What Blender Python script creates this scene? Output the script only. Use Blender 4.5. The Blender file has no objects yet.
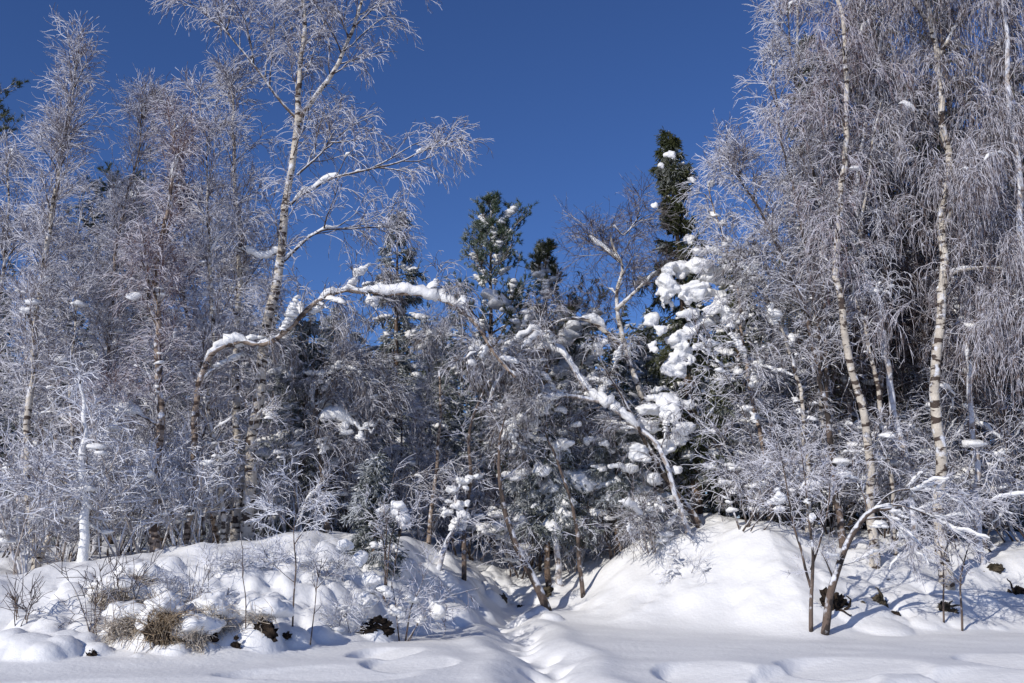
import bpy, math
import numpy as np
from mathutils import Vector

# ------------------------------------------------------------------ camera, world, sun
SC = bpy.context.scene
CAMZ = 1.6
PITCH = math.radians(10.4)
F = 1000.0
camd = bpy.data.cameras.new('camera'); cam = bpy.data.objects.new('camera', camd)
SC.collection.objects.link(cam); SC.camera = cam
cam.location = (0, 0, CAMZ); cam.rotation_euler = (math.pi/2 + PITCH, 0, 0)
camd.sensor_width = 36.0; camd.lens = 36.0*F/1024.0; camd.clip_end = 3000; camd.clip_start = 0.1

SUN_DIR = Vector((-0.64, -0.70, 0.50)).normalized()      # towards the sun: left, a little behind the camera
sun_el = math.asin(SUN_DIR.z); sun_az = math.atan2(SUN_DIR.x, SUN_DIR.y)
W = bpy.data.worlds.new('World'); SC.world = W; W.use_nodes = True
nt = W.node_tree; bg = nt.nodes['Background']
sky = nt.nodes.new('ShaderNodeTexSky'); sky.sky_type = 'NISHITA'; sky.sun_disc = False
sky.sun_elevation = sun_el; sky.sun_rotation = sun_az
sky.altitude = 1500; sky.air_density = 1.0; sky.dust_density = 0.1; sky.ozone_density = 10.0
tint = nt.nodes.new('ShaderNodeMix'); tint.data_type = 'RGBA'; tint.blend_type = 'MULTIPLY'; tint.inputs[0].default_value = 1.0; tint.inputs[7].default_value = (1.10, 1.00, 1.12, 1)
nt.links.new(sky.outputs[0], tint.inputs[6]); nt.links.new(tint.outputs[2], bg.inputs[0]); bg.inputs[1].default_value = 0.078
sl = bpy.data.lights.new('sun', 'SUN'); sl.energy = 3.1; sl.angle = math.radians(0.53); sl.color = (1.0, 0.955, 0.89)
so = bpy.data.objects.new('sun', sl); SC.collection.objects.link(so)
so.rotation_euler = (-SUN_DIR).to_track_quat('-Z', 'Y').to_euler()
SC.view_settings.view_transform = 'Standard'; SC.view_settings.look = 'None'
SC.view_settings.exposure = 0.13; SC.view_settings.gamma = 1.0; SC.view_settings.use_curve_mapping = False
SC.cycles.max_bounces = 6; SC.cycles.diffuse_bounces = 3; SC.cycles.glossy_bounces = 2

# ------------------------------------------------------------------ numpy helpers
def hash3(i, j, k, seed=0):
    n = (i.astype(np.int64)*73856093) ^ (j.astype(np.int64)*19349663) ^ (k.astype(np.int64)*83492791) ^ (seed*2654435)
    n = (n ^ (n >> 13))*1274126177 & 0x7fffffff
    n = (n ^ (n >> 15))*668265263 & 0x7fffffff
    return (n & 0xffffff)/float(0xffffff)
def vnoise(p, seed=0):
    p = np.asarray(p, float); f0 = np.floor(p); t = p - f0; t = t*t*(3-2*t); i = f0.astype(np.int64)
    r = 0
    for a in (0, 1):
        for b in (0, 1):
            for c in (0, 1):
                w = (t[..., 0] if a else 1-t[..., 0])*(t[..., 1] if b else 1-t[..., 1])*(t[..., 2] if c else 1-t[..., 2])
                r = r + w*hash3(i[..., 0]+a, i[..., 1]+b, i[..., 2]+c, seed)
    return r*2-1
def fbm(p, octs=3, seed=0):
    r = 0; a = 1.0; p = np.asarray(p, float)
    for o in range(octs):
        r = r + a*vnoise(p, seed+o*17); a *= 0.5; p = p*2.03+3.1
    return r
def nrm(v): return v/np.maximum(np.linalg.norm(v, axis=-1, keepdims=True), 1e-9)

class Geo:
    """collects quads / triangles as arrays and links them as one mesh"""
    def __init__(s): s.v = []; s.f = []; s.n = 0
    def add(s, v, f):
        s.v.append(np.asarray(v, np.float32).reshape(-1, 3)); s.f.append(np.asarray(f, np.int32)+s.n); s.n += len(s.v[-1])
    def build(s, name, mat, parent=None, base=(0, 0, 0), smooth=True, fuse=0, **props):
        me = bpy.data.meshes.new(name)
        v = np.concatenate(s.v)
        if name == 'snow' and not fuse:
            v = v+np.stack([0.020*fbm(v*11+7*k, 2, k)+0.018*vnoise(v*4.5+5*k, k) for k in range(3)], -1)
        v = v - np.asarray(base, np.float32)
        me.vertices.add(len(v)); me.vertices.foreach_set('co', v.ravel())
        loops = np.concatenate([f.ravel() for f in s.f])
        tot = np.concatenate([np.full(len(f), f.shape[1], np.int32) for f in s.f])
        st = np.concatenate([[0], np.cumsum(tot)[:-1]]).astype(np.int32)
        me.loops.add(len(loops)); me.loops.foreach_set('vertex_index', loops)
        me.polygons.add(len(tot)); me.polygons.foreach_set('loop_start', st); me.polygons.foreach_set('loop_total', tot)
        me.polygons.foreach_set('use_smooth', np.full(len(tot), smooth))
        me.update(calc_edges=True); me.validate()
        me.materials.append(mat)
        o = bpy.data.objects.new(name, me); SC.collection.objects.link(o)
        if parent is not None: o.parent = parent
        else: o.location = base
        for k, val in props.items(): o[k] = val
        if parent is not None and name.startswith('snow'): o['kind'] = 'stuff'
        if fuse:
            m = o.modifiers.new('fuse', 'REMESH'); m.mode = 'VOXEL'; m.voxel_size = fuse; m.use_smooth_shade = True
            m = o.modifiers.new('soften', 'SMOOTH'); m.factor = 0.5; m.iterations = 2
            for (sz, st) in (((0.22, 0.13), (0.06, 0.05)) if fuse > 0.03 else ((0.2, 0.05), (0.07, 0.025))):
                tx = bpy.data.textures.new('snow_grain', 'CLOUDS'); tx.noise_scale = sz; m = o.modifiers.new('grain', 'DISPLACE'); m.texture = tx; m.strength = st; m.texture_coords = 'LOCAL'
        return o

def tubes(g, P, R, sides=3, cap=True):
    """P (N,K,3) polylines, R (N,K) radii"""
    P = np.asarray(P, float); R = np.asarray(R, float)
    if P.ndim == 2: P = P[None]; R = R[None]
    N, K, _ = P.shape
    if N == 0: return
    T = nrm(np.gradient(P, axis=1))
    up = np.where(np.abs(T[..., 2:3]) > 0.92, np.array([1., 0, 0]), np.array([0, 0, 1.]))
    ref = np.repeat(up[:, :1], K, 1)                     # a fixed frame per strand
    A = nrm(np.cross(T, ref)); bad = np.linalg.norm(np.cross(T, ref), axis=-1, keepdims=True) < 0.08
    A = np.where(bad, nrm(np.cross(T, np.array([0.3, 0.9, 0.2]))), A); B = np.cross(T, A)
    th = np.arange(sides)*2*math.pi/sides + 0.4
    V = P[:, :, None]+R[:, :, None, None]*(A[:, :, None]*np.cos(th)[None, None, :, None]+B[:, :, None]*np.sin(th)[None, None, :, None])
    idx = (np.arange(N)[:, None, None]*K+np.arange(K-1)[None, :, None])*sides
    j = np.arange(sides)[None, None]; j2 = (j+1) % sides
    q = np.stack([idx+j, idx+j2, idx+sides+j2, idx+sides+j], -1).reshape(-1, 4)
    if cap and sides > 3:
        V = V.reshape(-1, 3); n0 = len(V)
        V = np.concatenate([V, P[:, 0], P[:, -1]+T[:, -1]*R[:, -1:]*0.5])
        g.add(V, q)
        b0 = (np.arange(N)*K*sides)[:, None]; jj = np.arange(sides)[None]; j3 = (jj+1) % sides
        c0 = n0+np.arange(N)[:, None]+0*jj; c1 = c0+N; e0 = b0+(K-1)*sides
        tri = np.concatenate([np.stack([b0+j3, b0+jj, c0], -1).reshape(-1, 3), np.stack([e0+jj, e0+j3, c1], -1).reshape(-1, 3)])
        g.f.append(tri.astype(np.int32)+(g.n-len(V)))
    else: g.add(V.reshape(-1, 3), q)

def spikes(g, P, D, L, r):
    """needles: thin three sided spikes at P along D"""
    n = len(P)
    if n == 0: return
    A = nrm(np.cross(D, np.array([0.21, 0.33, 0.92]))); B = np.cross(D, A); L = np.broadcast_to(L, (n,))
    b = [P+r*(A*math.cos(t)+B*math.sin(t)) for t in (0, 2.1, 4.2)]
    V = np.stack(b+[P+D*L[:, None]], 1).reshape(-1, 3); i = np.arange(n)[:, None]*4
    g.add(V, np.concatenate([i+np.array([[0, 1, 3]]), i+np.array([[1, 2, 3]]), i+np.array([[2, 0, 3]])]))

def _ico(sub):
    import bmesh
    bm = bmesh.new(); bmesh.ops.create_icosphere(bm, subdivisions=sub, radius=1.0)
    v = np.array([x.co[:] for x in bm.verts]); f = np.array([[l.index for l in p.verts] for p in bm.faces]); bm.free()
    return v, f
ICO = {1: _ico(1), 2: _ico(2), 3: _ico(3), 4: _ico(4)}
def blobs(g, C, S, sub=2, rough=0.28, fr=1.3, seed=0):
    """lumps of snow: C (N,3), S (N,3) half sizes"""
    C = np.asarray(C, float).reshape(-1, 3); S = np.asarray(S, float).reshape(-1, 3)
    v, f = ICO[sub]; n = len(C)
    if n == 0: return
    q = v[None]*np.ones((n, 1, 1)); w = q*fr+C[:, None]*7.3
    d = 1+rough*fbm(w, 2, seed)
    q = q*d[..., None]
    q[..., 2] = np.where(q[..., 2] < 0, q[..., 2]*0.7, q[..., 2])
    V = C[:, None]+q*S[:, None]
    F_ = (f[None]+np.arange(n)[:, None, None]*len(v)).reshape(-1, 3)
    g.add(V.reshape(-1, 3), F_)

def resample(pts, n, rng=None, wob=0.0):
    pts = np.asarray(pts, float); k = len(pts)
    d = np.concatenate([[0], np.cumsum(np.linalg.norm(np.diff(pts[:, :3], axis=0), axis=1))]); t = np.linspace(0, d[-1], n)
    ext = np.vstack([2*pts[0]-pts[1], pts, 2*pts[-1]-pts[-2]])
    i = np.clip(np.searchsorted(d, t, 'right')-1, 0, k-2); u = ((t-d[i])/(d[i+1]-d[i]))[:, None]
    a, b, c, e = ext[i], ext[i+1], ext[i+2], ext[i+3]
    r = 0.5*(2*b+(c-a)*u+(2*a-5*b+4*c-e)*u*u+(3*b-a-3*c+e)*u**3)
    if rng is not None and wob > 0:
        ph = rng.uniform(0, 50, 3)
        for ax in range(3): r[:, ax] += wob*fbm(np.stack([t*1.6+ph[ax], t*0+ax, t*0], -1), 3)*np.minimum(1, t/0.5)
    return r

def grow(S, D, L, K, rng, wig=0.25, trop=(0, 0, 0), curve=None):
    N = len(S); P = np.zeros((N, K+1, 3)); P[:, 0] = S; d = nrm(np.asarray(D, float)); st = (L/K)[:, None]
    tr = np.asarray(trop, float)
    for k in range(K):
        d = nrm(d+rng.normal(0, wig, (N, 3))+tr*(1.0 if curve is None else curve[k]))
        P[:, k+1] = P[:, k]+d*st
    return P
def pick(P, n, lo, hi, ang, rng, angj=0.25, flat=0.0):
    """n children on every polyline of P; returns start, dir, t, parent index"""
    N, K, _ = P.shape
    pi = np.repeat(np.arange(N), n); t = rng.uniform(lo, hi, len(pi)); x = t*(K-1); i = np.minimum(x.astype(int), K-2); u = (x-i)[:, None]
    S = P[pi, i]*(1-u)+P[pi, i+1]*u; T = nrm(P[pi, i+1]-P[pi, i])
    R = rng.normal(0, 1, (len(pi), 3)); R[:, 2] *= (1-flat); R = nrm(R-T*np.sum(R*T, -1, keepdims=True))
    a = (ang+rng.normal(0, angj, len(pi)))[:, None]
    return S, nrm(T*np.cos(a)+R*np.sin(a)), t, pi
def taper(N, K, r0, r1): return np.broadcast_to(r0, (N,))[:, None]*(1-np.linspace(0, 1, K+1))[None]+np.broadcast_to(r1, (N,))[:, None]*np.linspace(0, 1, K+1)[None]

# pixel of the photograph at a chosen distance -> point in the world (used only to lay the plan out)
def px(u, v, D):
    x = (u-512)/F; z = (341.5-v)/F; c, s = math.cos(PITCH), math.sin(PITCH)
    dy = c-z*s; dz = s+z*c
    return np.array([x/dy*D, D, CAMZ+dz/dy*D])
def pxs(l, D): return np.array([px(p[0], p[1], D+(p[2] if len(p) > 2 else 0)) for p in l])

# ------------------------------------------------------------------ materials
def mat(name, rough=0.8):
    m = bpy.data.materials.new(name); m.use_nodes = True; b = m.node_tree.nodes['Principled BSDF']
    b.inputs['Roughness'].default_value = rough; b.inputs['Specular IOR Level'].default_value = 0.25
    return m, m.node_tree, b
def N_(t, ty, **kw):
    n = t.nodes.new(ty)
    for k, v in kw.items():
        if hasattr(n, k): setattr(n, k, v)
        else: n.inputs[k].default_value = v
    return n
def noise(t, scale, detail=3, vec=None):
    n = N_(t, 'ShaderNodeTexNoise'); n.inputs['Scale'].default_value = scale; n.inputs['Detail'].default_value = detail
    if vec is None:
        tc = N_(t, 'ShaderNodeTexCoord'); vec = tc.outputs['Object']
    t.links.new(vec, n.inputs['Vector']); return n.outputs['Fac']
def ramp(t, fac, stops):
    r = N_(t, 'ShaderNodeValToRGB'); e = r.color_ramp.elements
    while len(e) < len(stops): e.new(0.5)
    for i, (p, c) in enumerate(stops): e[i].position = p; e[i].color = (*c, 1)
    t.links.new(fac, r.inputs[0]); return r.outputs[0]
def mix(t, fac, a, b):
    m = N_(t, 'ShaderNodeMix'); m.data_type = 'RGBA'
    for s, v in ((m.inputs[0], fac), (m.inputs[6], a), (m.inputs[7], b)):
        if hasattr(v, 'links') or hasattr(v, 'is_linked'): t.links.new(v, s)
        else: s.default_value = (*v, 1) if isinstance(v, tuple) else v
    return m.outputs[2]
def math_(t, op, a, b=0.0, clamp=False):
    m = N_(t, 'ShaderNodeMath'); m.operation = op; m.use_clamp = clamp
    for s, v in ((m.inputs[0], a), (m.inputs[1], b)):
        if hasattr(v, 'is_linked'): t.links.new(v, s)
        else: s.default_value = v
    return m.outputs[0]
def bump(t, b, h, dist, strength=1.0):
    n = N_(t, 'ShaderNodeBump'); n.inputs['Distance'].default_value = dist; n.inputs['Strength'].default_value = strength
    t.links.new(h, n.inputs['Height']); t.links.new(n.outputs[0], b.inputs['Normal'])
def nz(t):
    g = N_(t, 'ShaderNodeNewGeometry'); s = N_(t, 'ShaderNodeSeparateXYZ'); t.links.new(g.outputs['Normal'], s.inputs[0]); return s.outputs[2]

def snow_mat(name, sss):
    m, t, b = mat(name, 0.55)
    c = ramp(t, noise(t, 1.7, 4), [(0.3, (0.88, 0.875, 0.865)), (0.7, (0.93, 0.925, 0.91))])
    t.links.new(c, b.inputs['Base Color'])
    h = math_(t, 'ADD', noise(t, 14, 6), math_(t, 'MULTIPLY', noise(t, 90, 3), 0.25))
    bump(t, b, h, 0.028 if sss else 0.05, 0.4 if sss else 0.6)
    return m
M_SNOW = snow_mat('ground_snow', True); M_CLUMP = snow_mat('branch_snow', False)

def frost_mat(name, bark, rime, lo, hi, up=0.25, sc=9):
    m, t, b = mat(name, 0.75)
    f = math_(t, 'ADD', noise(t, sc, 2), math_(t, 'MULTIPLY', nz(t), up))
    k = ramp(t, f, [(lo, bark), (hi, rime)]); t.links.new(k, b.inputs['Base Color']); return m
M_TWIG = frost_mat('rimed_twigs', (0.17, 0.125, 0.11), (0.64, 0.64, 0.69), 0.29, 0.52)
M_TWIG_D = frost_mat('lightly_rimed_twigs', (0.15, 0.11, 0.10), (0.60, 0.59, 0.64), 0.40, 0.62)
M_TWIG_C = frost_mat('dim_light_rime_twigs', (0.11, 0.085, 0.075), (0.56, 0.56, 0.60), 0.42, 0.66)  # less rime, and darkened: the dim light of the centre is in the colour
M_TWIG_T = frost_mat('thick_rime', (0.34, 0.31, 0.31), (0.74, 0.75, 0.80), 0.30, 0.5)
M_TWIG_R = frost_mat('reddish_rimed_twigs', (0.16, 0.09, 0.08), (0.58, 0.56, 0.61), 0.36, 0.60)
M_BRANCH = frost_mat('frosted_branch_bark', (0.085, 0.062, 0.05), (0.64, 0.64, 0.67), 0.42, 0.64, 0.30, 6)
M_DARKTWIG = frost_mat('bare_dark_twigs', (0.075, 0.05, 0.042), (0.50, 0.49, 0.52), 0.50, 0.80)
M_DIM = frost_mat('far_twigs', (0.10, 0.09, 0.085), (0.42, 0.43, 0.47), 0.38, 0.68)

def bark_mat(name, light, dark, darkamt, frost=0.0, lent=True):
    m, t, b = mat(name, 0.8)
    tc = N_(t, 'ShaderNodeTexCoord'); mp = N_(t, 'ShaderNodeMapping'); mp.inputs['Scale'].default_value = (1, 1, 2.6 if lent else 0.5)
    t.links.new(tc.outputs['Object'], mp.inputs[0])
    n1 = noise(t, 5.0, 5, mp.outputs[0]); n2 = noise(t, 2.4, 4); n3 = noise(t, 28, 3)
    c = ramp(t, n3, [(0.3, tuple(x*0.78 for x in light)), (0.65, light)])
    c = mix(t, ramp(t, n2, [(0.42, (0, 0, 0)), (0.62, (1, 1, 1))]), c, tuple(0.55*l+0.45*d for l, d in zip(light, dark)))
    c = mix(t, ramp(t, n1, [(0.62-darkamt, (0, 0, 0)), (0.66-darkamt, (1, 1, 1))]), c, dark)
    if frost > 0:
        f = math_(t, 'ADD', noise(t, 7, 4), math_(t, 'MULTIPLY', nz(t), 0.4))
        c = mix(t, ramp(t, f, [(0.62-frost, (0, 0, 0)), (0.75-frost, (1, 1, 1))]), c, (0.74, 0.75, 0.79))
    t.links.new(c, b.inputs['Base Color']); bump(t, b, math_(t, 'ADD', n1, n3), 0.02, 0.7); return m
M_BIRCH = bark_mat('birch_bark', (0.70, 0.63, 0.53), (0.075, 0.055, 0.045), 0.09, 0.05)
M_BIRCH_D = bark_mat('brown_birch_bark', (0.40, 0.31, 0.24), (0.085, 0.06, 0.048), 0.10, 0.06)
M_RIMED = bark_mat('rimed_bark', (0.52, 0.46, 0.42), (0.16, 0.12, 0.10), 0.05, 0.20)
M_PINEBARK = bark_mat('conifer_bark', (0.20, 0.14, 0.10), (0.06, 0.045, 0.038), 0.12, 0.05, False)
M_DARKBARK = bark_mat('dark_wet_bark', (0.17, 0.125, 0.10), (0.05, 0.04, 0.035), 0.12, 0.05, False)

def needle_mat(name, a, b_, rime, lo, hi, up=0.35):
    m, t, b = mat(name, 0.7)
    c = ramp(t, noise(t, 3, 2), [(0.35, a), (0.65, b_)])
    f = math_(t, 'ADD', noise(t, 2.2, 4), math_(t, 'MULTIPLY', nz(t), up))
    c = mix(t, ramp(t, f, [(lo, (0, 0, 0)), (hi, (1, 1, 1))]), c, rime); t.links.new(c, b.inputs['Base Color']); return m
M_NEEDLE = needle_mat('spruce_needles', (0.030, 0.040, 0.014), (0.075, 0.080, 0.028), (0.55, 0.57, 0.60), 0.62, 1.0)
M_NEEDLE_F = needle_mat('frosted_needles', (0.055, 0.066, 0.045), (0.10, 0.11, 0.085), (0.55, 0.57, 0.60), 0.40, 0.78)
M_NEEDLE_P = needle_mat('pine_needles', (0.040, 0.065, 0.035), (0.085, 0.115, 0.060), (0.50, 0.54, 0.56), 0.50, 0.95)
def plain(name, a, b_, sc=6):
    m, t, b = mat(name, 0.9); n = noise(t, sc, 4); t.links.new(ramp(t, n, [(0.35, a), (0.65, b_)]), b.inputs['Base Color']); bump(t, b, n, 0.05); return m
M_STRAW = plain('dry_grass', (0.16, 0.10, 0.055), (0.58, 0.47, 0.33), 30)
M_STRAW_P = plain('pale_rimed_grass', (0.40, 0.32, 0.24), (0.74, 0.68, 0.60), 30)
M_SOIL_SHADE = plain('soil_and_hole_shade', (0.008, 0.006, 0.005), (0.045, 0.03, 0.02), 10)  # soil taken near black to imitate the shade inside a hole
M_ROOT = plain('mossy_root', (0.022, 0.019, 0.013), (0.11, 0.088, 0.06), 12)

# ------------------------------------------------------------------ the ground: lake snow, bank and forest floor as one sheet
def sm(a, b, x): t = np.clip((x-a)/(b-a), 0, 1); return t*t*(3-2*t)
#   x in metres at the bank; foot distance; crest height; slope width
_bx = (np.array([-400, -60, 0, 60, 150, 230, 300, 380, 440, 480, 500, 560, 600, 640, 700, 760, 800, 870, 940, 1024, 1500])-512)*0.0155
_bf = np.array([12, 12.0, 12.3, 12.0, 11.8, 12.2, 12.8, 14.3, 16.0, 17.4, 18.0, 17.4, 16.8, 16.4, 16.0, 15.6, 15.3, 15.5, 15.9, 16.0, 16])
_bh = np.array([0.9, 0.9, 0.85, 0.95, 1.10, 1.35, 1.42, 1.32, 1.05, 0.92, 0.86, 0.80, 0.92, 1.14, 1.55, 1.72, 1.62, 1.5, 1.42, 1.35, 1.3])
_bw = np.array([2.8, 2.8, 2.8, 3.6, 4.6, 5.0, 4.8, 4.4, 4.6, 5.0, 4.8, 4.2, 3.6, 3.6, 3.8, 3.8, 3.6, 3.6, 3.4, 3.4, 3.4])
R0 = np.random.default_rng(5)
LUMPS = []   # snow pillows on tussocks of the left bank
for _ in range(620):
    u = R0.uniform(88, 455); x = (u-512)*0.0145; f = np.interp(x, _bx, _bf); w = np.interp(x, _bx, _bw)
    a = 0.04+0.96*R0.uniform(0, 1); y = f+0.05+a*w*0.62; r = (0.05+0.24*R0.uniform(0, 1)**1.8)*(1-0.2*a)
    LUMPS.append((x+R0.normal(0, 0.1), y, r*1.15, r*R0.uniform(0.35, 1.0)))
for _ in range(26):
    x = R0.uniform(5.2, 8.4); f = np.interp(x, _bx, _bf); r = R0.uniform(0.15, 0.4)
    LUMPS.append((x, f+R0.uniform(0.1, 1.5), r*1.2, r*0.28))
for _ in range(40):
    x = R0.uniform(-1.6, 0.9); f = np.interp(x, _bx, _bf); r = R0.uniform(0.12, 0.3)
    LUMPS.append((x, f+R0.uniform(-0.2, 3.0), r, r*0.5))
def ground(x, y, lumps=True):
    x = np.asarray(x, float); y = np.asarray(y, float); z0 = np.zeros_like(x+y); x = x+z0; y = y+z0
    f = np.interp(x, _bx, _bf)+0.35*vnoise(np.stack([x*0.9, z0, z0], -1), 3)
    w = np.interp(x, _bx, _bw); H = np.interp(x, _bx, _bh)
    t = (y-f)/w
    h = H*sm(-0.10, 1.0, t)**0.9 + 0.25*np.clip(t-1.2, 0, 40)*0.12
    on = sm(-0.05, 0.3, t)
    h = h+on*(0.10*fbm(np.stack([x*0.8, y*0.8, z0], -1), 3, 9)+0.05*fbm(np.stack([x*2.6, y*2.6, z0], -1), 2, 4))
    lake = 1-on
    p = np.stack([x*0.55+0.25*y, y*1.0, z0], -1)
    rid = fbm(p, 3, 21)
    h = h+lake*(0.022*rid+0.005*fbm(np.stack([x*2.2, y*3.2, z0], -1), 2, 8))
    # hollows with a raised far rim (wind scoops) lower right and centre
    for (cx, cy, rx, ry, dp, rot) in ((2.15, 11.3, 0.62, 0.55, .085, .1), (3.2, 11.0, 0.7, 0.42, .07, -.15), (1.9, 10.1, 1.0, .35, .06, .1), (3.9, 11.9, 0.9, 0.5, .075, -.1),
                                      (5.2, 11.0, 0.9, 0.4, .07, 0.), (4.4, 10.3, 0.9, 0.3, .06, .2), (5.9, 12.3, 0.6, 0.5, .05, 0.), (-1.2, 12.2, 0.6, 0.35, .05, .3),
                                      (-2.1, 11.4, 1.2, .35, .04, .1), (-1.6, 13.2, 0.5, 0.3, .06, -.2), (-4.2, 10.5, 1.6, .3, .03, 0.1)):
        ry = ry*1.9; dx = (x-cx)*math.cos(rot)+(y-cy)*math.sin(rot); dy = (y-cy)*math.cos(rot)-(x-cx)*math.sin(rot)
        q = (dx/rx)**2+(dy/ry)**2; dp *= 2.5; h = h-dp*sm(0, 0.45, 1-q)*(1-sm(-0.5, 1.0, dx/rx*0.55+dy/ry*0.75))+dp*0.3*np.exp(-((dx/rx)-0.9)**2*1.5-(dy/ry-.4)**2)
    # trampled track from the lake up into the gap
    tx = np.interp(y, [0, 9.5, 11.5, 13, 15, 17.5, 20, 23, 60], [1.2, 0.55, 0.42, 0.35, 0.1, -0.05, 0.25, 0.2, 0.2])+0.10*np.sin(y*2.1)
    d = (x-tx)
    h = h-0.15*np.exp(-(d/0.30)**2)*(1+0.35*vnoise(np.stack([x*3.5, y*3.5, z0], -1), 31))+0.05*np.exp(-((np.abs(d)-0.62)/0.22)**2)
    for k in range(22):
        fy = 9.4+0.43*k; fx = np.interp(fy, [0, 9.5, 11.5, 13, 15, 17.5, 20, 23, 60], [1.2, 0.55, 0.42, 0.35, 0.1, -0.05, 0.25, 0.2, 0.2])+0.10*np.sin(fy*2.1)+(0.14 if k % 2 else -0.14)
        h = h-0.11*np.exp(-(((x-fx)/0.13)**2+((y-fy)/0.17)**2)**1.5)
    if lumps:
        h0 = h.copy()
        for (cx, cy, r, hh) in LUMPS:
            msk = (np.abs(x-cx) < r) & (np.abs(y-cy) < r)
            if not msk.any(): continue
            q = 1-((x[msk]-cx)**2+(y[msk]-cy)**2)/r**2; bz = h0[msk]
            h[msk] = np.maximum(h[msk], bz+hh*0.95*sm(0, 1, np.clip(q, 0, 1))**0.6)
    return h
def gz(x, y): return float(ground(np.array([x]), np.array([y]))[0])

xs = np.concatenate([[-600, -300, -150, -80, -50, -30, -20, -15, -12, -10.5], np.arange(-9.8, 10.3, 0.035), [10.8, 12, 15, 20, 30, 50, 80, 150, 300, 600]])
ys = np.concatenate([[-600, -200, -60, -20, -5, 0, 4, 6, 7.5, 8.3], np.arange(8.8, 20.4, 0.035), np.arange(20.5, 26, 0.15), [27, 29, 32, 36, 42, 50, 70, 100, 200, 400, 1000]])
X, Y = np.meshgrid(xs, ys); Zg = ground(X, Y)
nd = Zg*0
fine = (np.abs(X) < 10.2) & (Y > 8.5) & (Y < 21)
Zg = Zg+fine*0.004*sm(0.04, 0.25, Zg)*fbm(np.stack([X*9, Y*9, nd], -1), 2, 77)
g = Geo(); nx, ny = len(xs), len(ys)
ii = (np.arange(ny-1)[:, None]*nx+np.arange(nx-1)[None]).reshape(-1, 1)
g.add(np.stack([X, Y, Zg], -1), ii+np.array([[0, 1, nx+1, nx]]))
g.build('snow_ground', M_SNOW, kind='structure')

# ------------------------------------------------------------------ things
def thing(name, base, label, cat, group=None):
    o = bpy.data.objects.new(name, None); SC.collection.objects.link(o); o.location = tuple(float(a) for a in base)
    o.empty_display_size = 0.3; o['label'] = label; o['category'] = cat
    if group: o['group'] = group
    return o
def copy_thing(root, loc, rot, sc, label):
    r = root.copy(); SC.collection.objects.link(r); r.location = loc; r.rotation_euler = (0, 0, rot); r.scale = (sc[0], sc[0], sc[1]); r['label'] = label
    for ch in list(root.children):
        c = ch.copy(); SC.collection.objects.link(c); c.parent = r
    return r

def snow_line(g, P, R, rng, amt=1.0, lo=0.0, hi=1.0, gap=0.35, h=1.0):
    """an uneven roll of snow lying along the top of a limb"""
    n = max(8, int(np.sum(np.linalg.norm(np.diff(P, axis=0), axis=1))/0.07)); Q = resample(P, n); Rr = np.interp(np.linspace(0, 1, n), np.linspace(0, 1, len(R)), R)
    t = np.linspace(0, 1, n); s = np.arange(n)*0.07
    nn = fbm(np.stack([s*1.5+rng.uniform(0, 90), s*0, s*0], -1), 3)
    T = nrm(np.gradient(Q, axis=0)); flatness = np.sqrt(np.clip(1-T[:, 2]**2, 0, 1))
    w = np.clip((nn+1-2*gap)*1.2, 0, 1.1)*amt*flatness**1.5*((t >= lo) & (t <= hi))
    rr = (Rr*0.55+0.037)*w*(1+0.25*nn)
    a = 0
    while a < n:
        if rr[a] < 0.012: a += 1; continue
        b = a
        while b < n and rr[b] >= 0.012: b += 1
        if b-a >= 3:
            q = Q[a:b].copy(); r_ = rr[a:b].copy(); e = np.arange(b-a); e = np.minimum(e, e[::-1]); r_ *= np.clip((e+0.6)/2.2, 0, 1)**0.5
            q[:, 2] += Rr[a:b]*0.75+r_*0.45*h
            q += rng.normal(0, 0.012, q.shape)*amt
            tubes(g, q, r_, 8)
        a = b

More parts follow.
